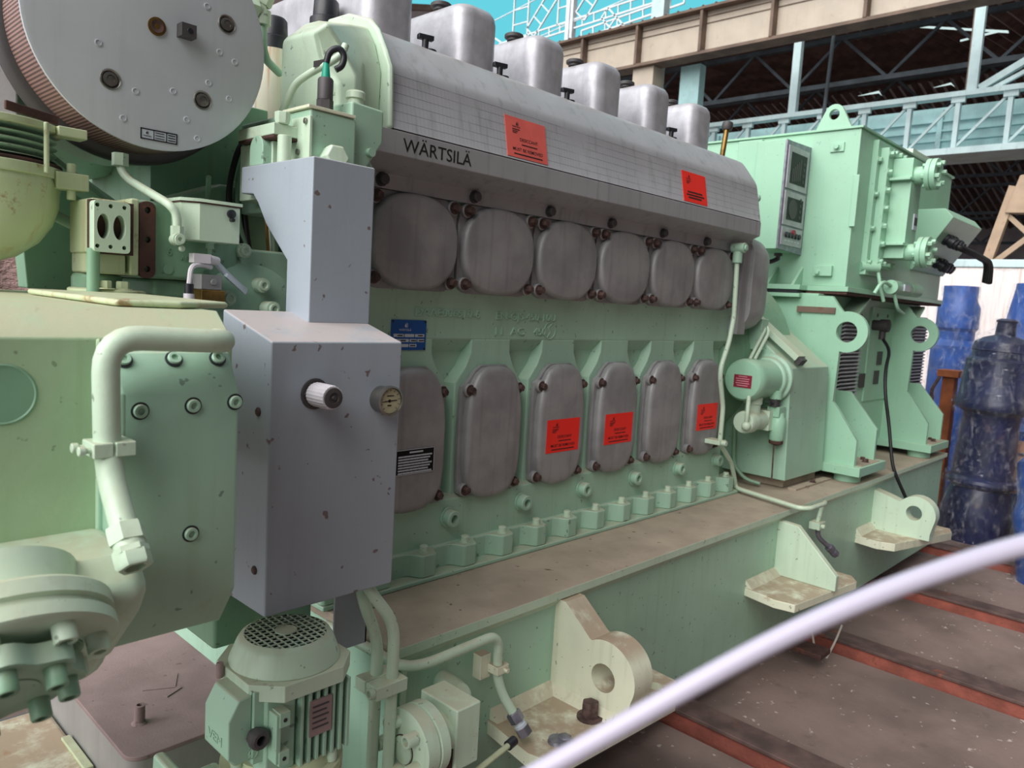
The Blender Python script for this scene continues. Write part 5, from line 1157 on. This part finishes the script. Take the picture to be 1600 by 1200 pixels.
# ================================================================== light, camera
w = bpy.data.worlds.new('sky'); S.world = w; w.use_nodes = True; k = NT(w); k.n.clear()
out = k.n.new('ShaderNodeOutputWorld'); bg = k.n.new('ShaderNodeBackground'); k.l.new(bg.outputs[0], out.inputs[0])
tc = k.n.new('ShaderNodeTexCoord'); d = tc.outputs['Generated']
sp = k.n.new('ShaderNodeSeparateXYZ'); k.l.new(d, sp.inputs[0])
dp = k.n.new('ShaderNodeVectorMath'); dp.operation = 'DOT_PRODUCT'; k.l.new(d, dp.inputs[0]); dp.inputs[1].default_value = V((.72,.62,.30)).normalized()
cy = k.ramp(dp.outputs['Value'], .70, .92)
cl = k.ramp(k.noise(d, 2.5, 5, .6), .62, .8)
col = k.mix(cy, (.95,.97,1.0,1), k.mix(cl, (.15,.70,.82,1), (.55,.90,.95,1)))
k.l.new(col, bg.inputs['Color'])
# brighter where the yard is open (towards -x and overhead), dimmer low behind the viewer where buildings stand
st = k.math('ADD', .50, k.math('MULTIPLY', k.ramp(sp.outputs[0], .35, -.75), 1.0))
st = k.math('MULTIPLY', st, k.math('ADD', .08, k.math('MULTIPLY', k.ramp(sp.outputs[1], -.60, .25), .92)))
st = k.math('ADD', st, k.math('MULTIPLY', k.math('MULTIPLY', k.ramp(sp.outputs[2], .45, 1.), .55), k.math('ADD', .3, k.math('MULTIPLY', k.ramp(sp.outputs[1], -.60, .25), .7))))
st = k.math('MAXIMUM', st, k.math('MULTIPLY', cy, .95))
k.l.new(st, bg.inputs['Strength'])
L = bpy.data.lights.new('sun', 'SUN'); L.energy = 4.0; L.angle = math.radians(60); L.color = (1, .97, .93)
lo = bpy.data.objects.new('sun', L); COL.objects.link(lo)
lo.rotation_euler = V((.80,.08,-.60)).to_track_quat('-Z', 'Y').to_euler()

cam = bpy.data.cameras.new('camera'); co = bpy.data.objects.new('camera', cam); COL.objects.link(co); S.camera = co
R_ = ((0.6917238486655215,-0.036089939930375035,0.7212597544735049),(-0.719691182374419,-0.11699975605611093,0.6843651504097219),(0.05968851815776159,-0.9924759812300912,-0.10690513309237357))
mat = Matrix([[R_[i][0], -R_[i][1], -R_[i][2], (0,0,1.45)[i]] for i in range(3)] + [[0,0,0,1]])
co.matrix_world = mat
cam.sensor_width = 36; cam.lens = 36*1199.1/1600; cam.clip_start = .02; cam.clip_end = 300
cam.dof.use_dof = True; cam.dof.focus_distance = 1.5; cam.dof.aperture_fstop = 9.0
S.view_settings.view_transform = 'Standard'; S.view_settings.look = 'None'; S.view_settings.exposure = 0; S.view_settings.gamma = 1; S.view_settings.use_curve_mapping = False
